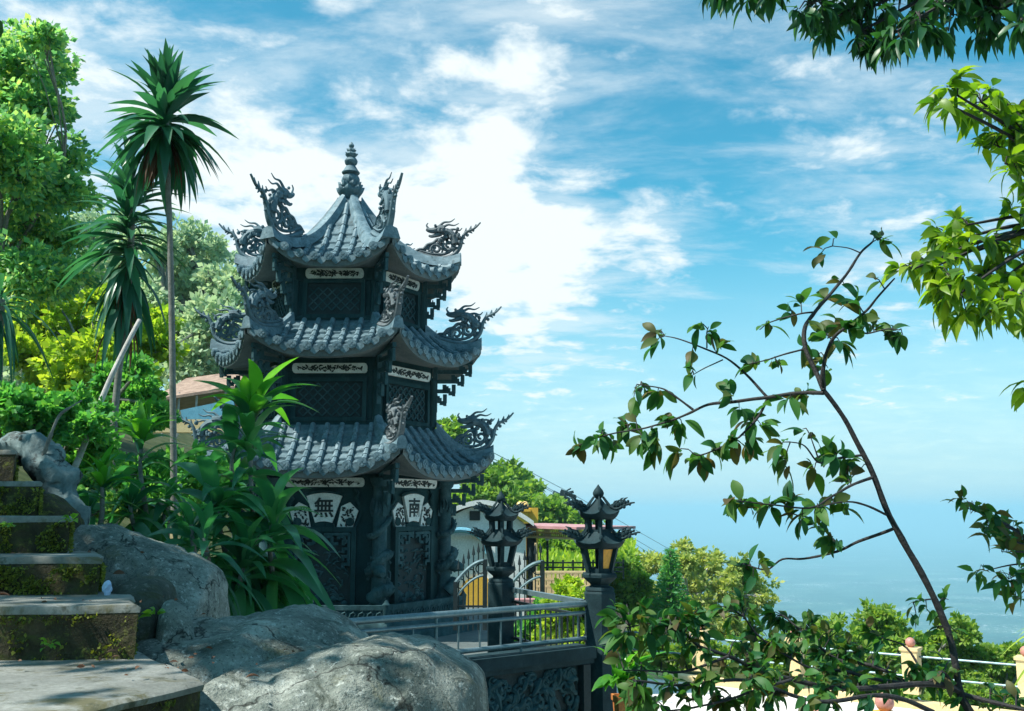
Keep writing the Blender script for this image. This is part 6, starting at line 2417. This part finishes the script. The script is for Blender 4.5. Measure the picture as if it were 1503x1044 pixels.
for k_, (pts, r0, r1, o0, o1) in BR.items():
    m = len(pts)
    q = catmull([P(x, y, SD + lerp(o0, o1, i / (m - 1))) for i, (x, y) in enumerate(pts)], 5)
    q = [p + noise.noise_vector(p * 9) * .004 for p in q]
    mb.tube(q, [lerp(r0, r1, i / (len(q) - 1)) * .85 * (1 + .16 * noise.noise(q[i] * 40)) for i in range(len(q))], 8)
    if k_ != 'trunk':
        NODES += q
    else:
        NODES += q[25:]
CL = [(1200, 378, 3), (1225, 350, 1), (1290, 345, 3), (1305, 352, 3), (1282, 408, 2), (1250, 440, 4), (1215, 440, 4), (1175, 442, 3), (1125, 478, 3), (1160, 456, 3), (1225, 468, 6), (1205, 490, 5), (1250, 482, 6), (1280, 478, 5), (1310, 490, 4), (1325, 492, 3), (1235, 506, 5), (1200, 520, 3), (1140, 532, 5), (1105, 532, 4), (1265, 465, 4), (1240, 420, 2), (1185, 505, 3), (1215, 540, 2),
      (965, 487, 5), (960, 508, 2), (1025, 478, 3), (1045, 490, 4), (1060, 500, 3), (1015, 520, 2), (1015, 548, 3), (1070, 572, 4), (940, 565, 4), (965, 578, 4), (930, 585, 1), (1180, 580, 6), (1160, 585, 3), (1130, 592, 2), (1105, 615, 6), (1118, 625, 5), (1085, 600, 2),
      (920, 620, 7), (885, 637, 8), (850, 657, 6), (900, 662, 6), (960, 640, 7), (990, 620, 6), (1003, 630, 4), (945, 650, 6), (965, 665, 6), (990, 668, 5), (870, 645, 3), (930, 600, 2),
      (1050, 660, 8), (1030, 680, 6), (1075, 650, 6), (1100, 650, 6), (1140, 660, 5), (1152, 682, 4), (1178, 630, 2), (1195, 640, 1), (1225, 664, 6), (1240, 680, 4), (1262, 690, 3), (1242, 706, 3), (1212, 668, 4), (1195, 690, 3),
      (1090, 740, 7), (1075, 735, 5), (1130, 745, 6), (1160, 735, 6), (1200, 745, 5), (1220, 735, 4), (1190, 770, 4), (1215, 788, 4), (1225, 800, 3), (1178, 760, 4), (1240, 745, 3), (1100, 828, 5), (1085, 835, 2), (1118, 820, 3), (1105, 850, 2),
      (1350, 880, 4), (1378, 900, 5), (1345, 905, 3), (1392, 880, 3), (1372, 930, 3), (1405, 930, 2), (1360, 892, 3)]
# the dense lower spray
for (x0, x1, y0, y1, n) in ((890, 1010, 885, 960, 15), (905, 1000, 960, 1044, 11), (1000, 1110, 940, 1044, 20), (1080, 1200, 890, 960, 16), (1100, 1240, 960, 1044, 18), (1190, 1310, 920, 1010, 24), (1120, 1250, 900, 960, 8), (1300, 1400, 980, 1010, 4), (1020, 1090, 880, 940, 6), (1300, 1400, 950, 1010, 6), (1400, 1500, 1000, 1050, 6), (1210, 1290, 1005, 1040, 3), (950, 1060, 900, 930, 5)):
    for _ in range(int(n * 1.25)):
        CL.append((rng.uniform(x0, x1), rng.uniform(y0, y1), int(rng.integers(5, 9))))
Ps, Ds, Ls = [], [], []
for (px, py, n) in CL:
    n = int(n * (1.65 if py < 870 else 1.2) + .5)
    near = min(NODES, key=lambda q_: ((q_.x / q_.y - pdir(px, py).x / pdir(px, py).y) ** 2 + (q_.z / q_.y - pdir(px, py).z / pdir(px, py).y) ** 2))
    c = P(px, py, near.y + rng.uniform(-.05, .12))
    low = py > 870
    mid = near.lerp(c, .5) + Vector((0, 0, .012))
    start = near.lerp(c, .0)
    mb.tube([start, mid, c], [.0022, .0018, .0012], 5)
    ax = np.array((c - near))
    ax = ax / max(.02, np.linalg.norm(ax))
    for i in range(n):
        s = rng.uniform(.35, 1.0)
        p = np.array(near.lerp(c, s)) + rng.normal(0, .006, 3)
        d = norm(ax * .8 + np.array([-.2, -.1, -.2]) + rng.normal(0, .62, 3))
        Ps.append(p)
        Ds.append(d)
        Ls.append(rng.uniform(.046, .082) if not low else rng.uniform(.032, .064))
mb.build('trunk', MAT['bark_twig'], sp, True)
v, f = leaf_arrays(np.array(Ps), np.array(Ds), np.array(Ls), .225, rng.uniform(.0, .35, len(Ps)), 7, .22, PROF_OVAL, .9)
np_mesh('leaves', v, f, MAT['L_sapling'], sp)
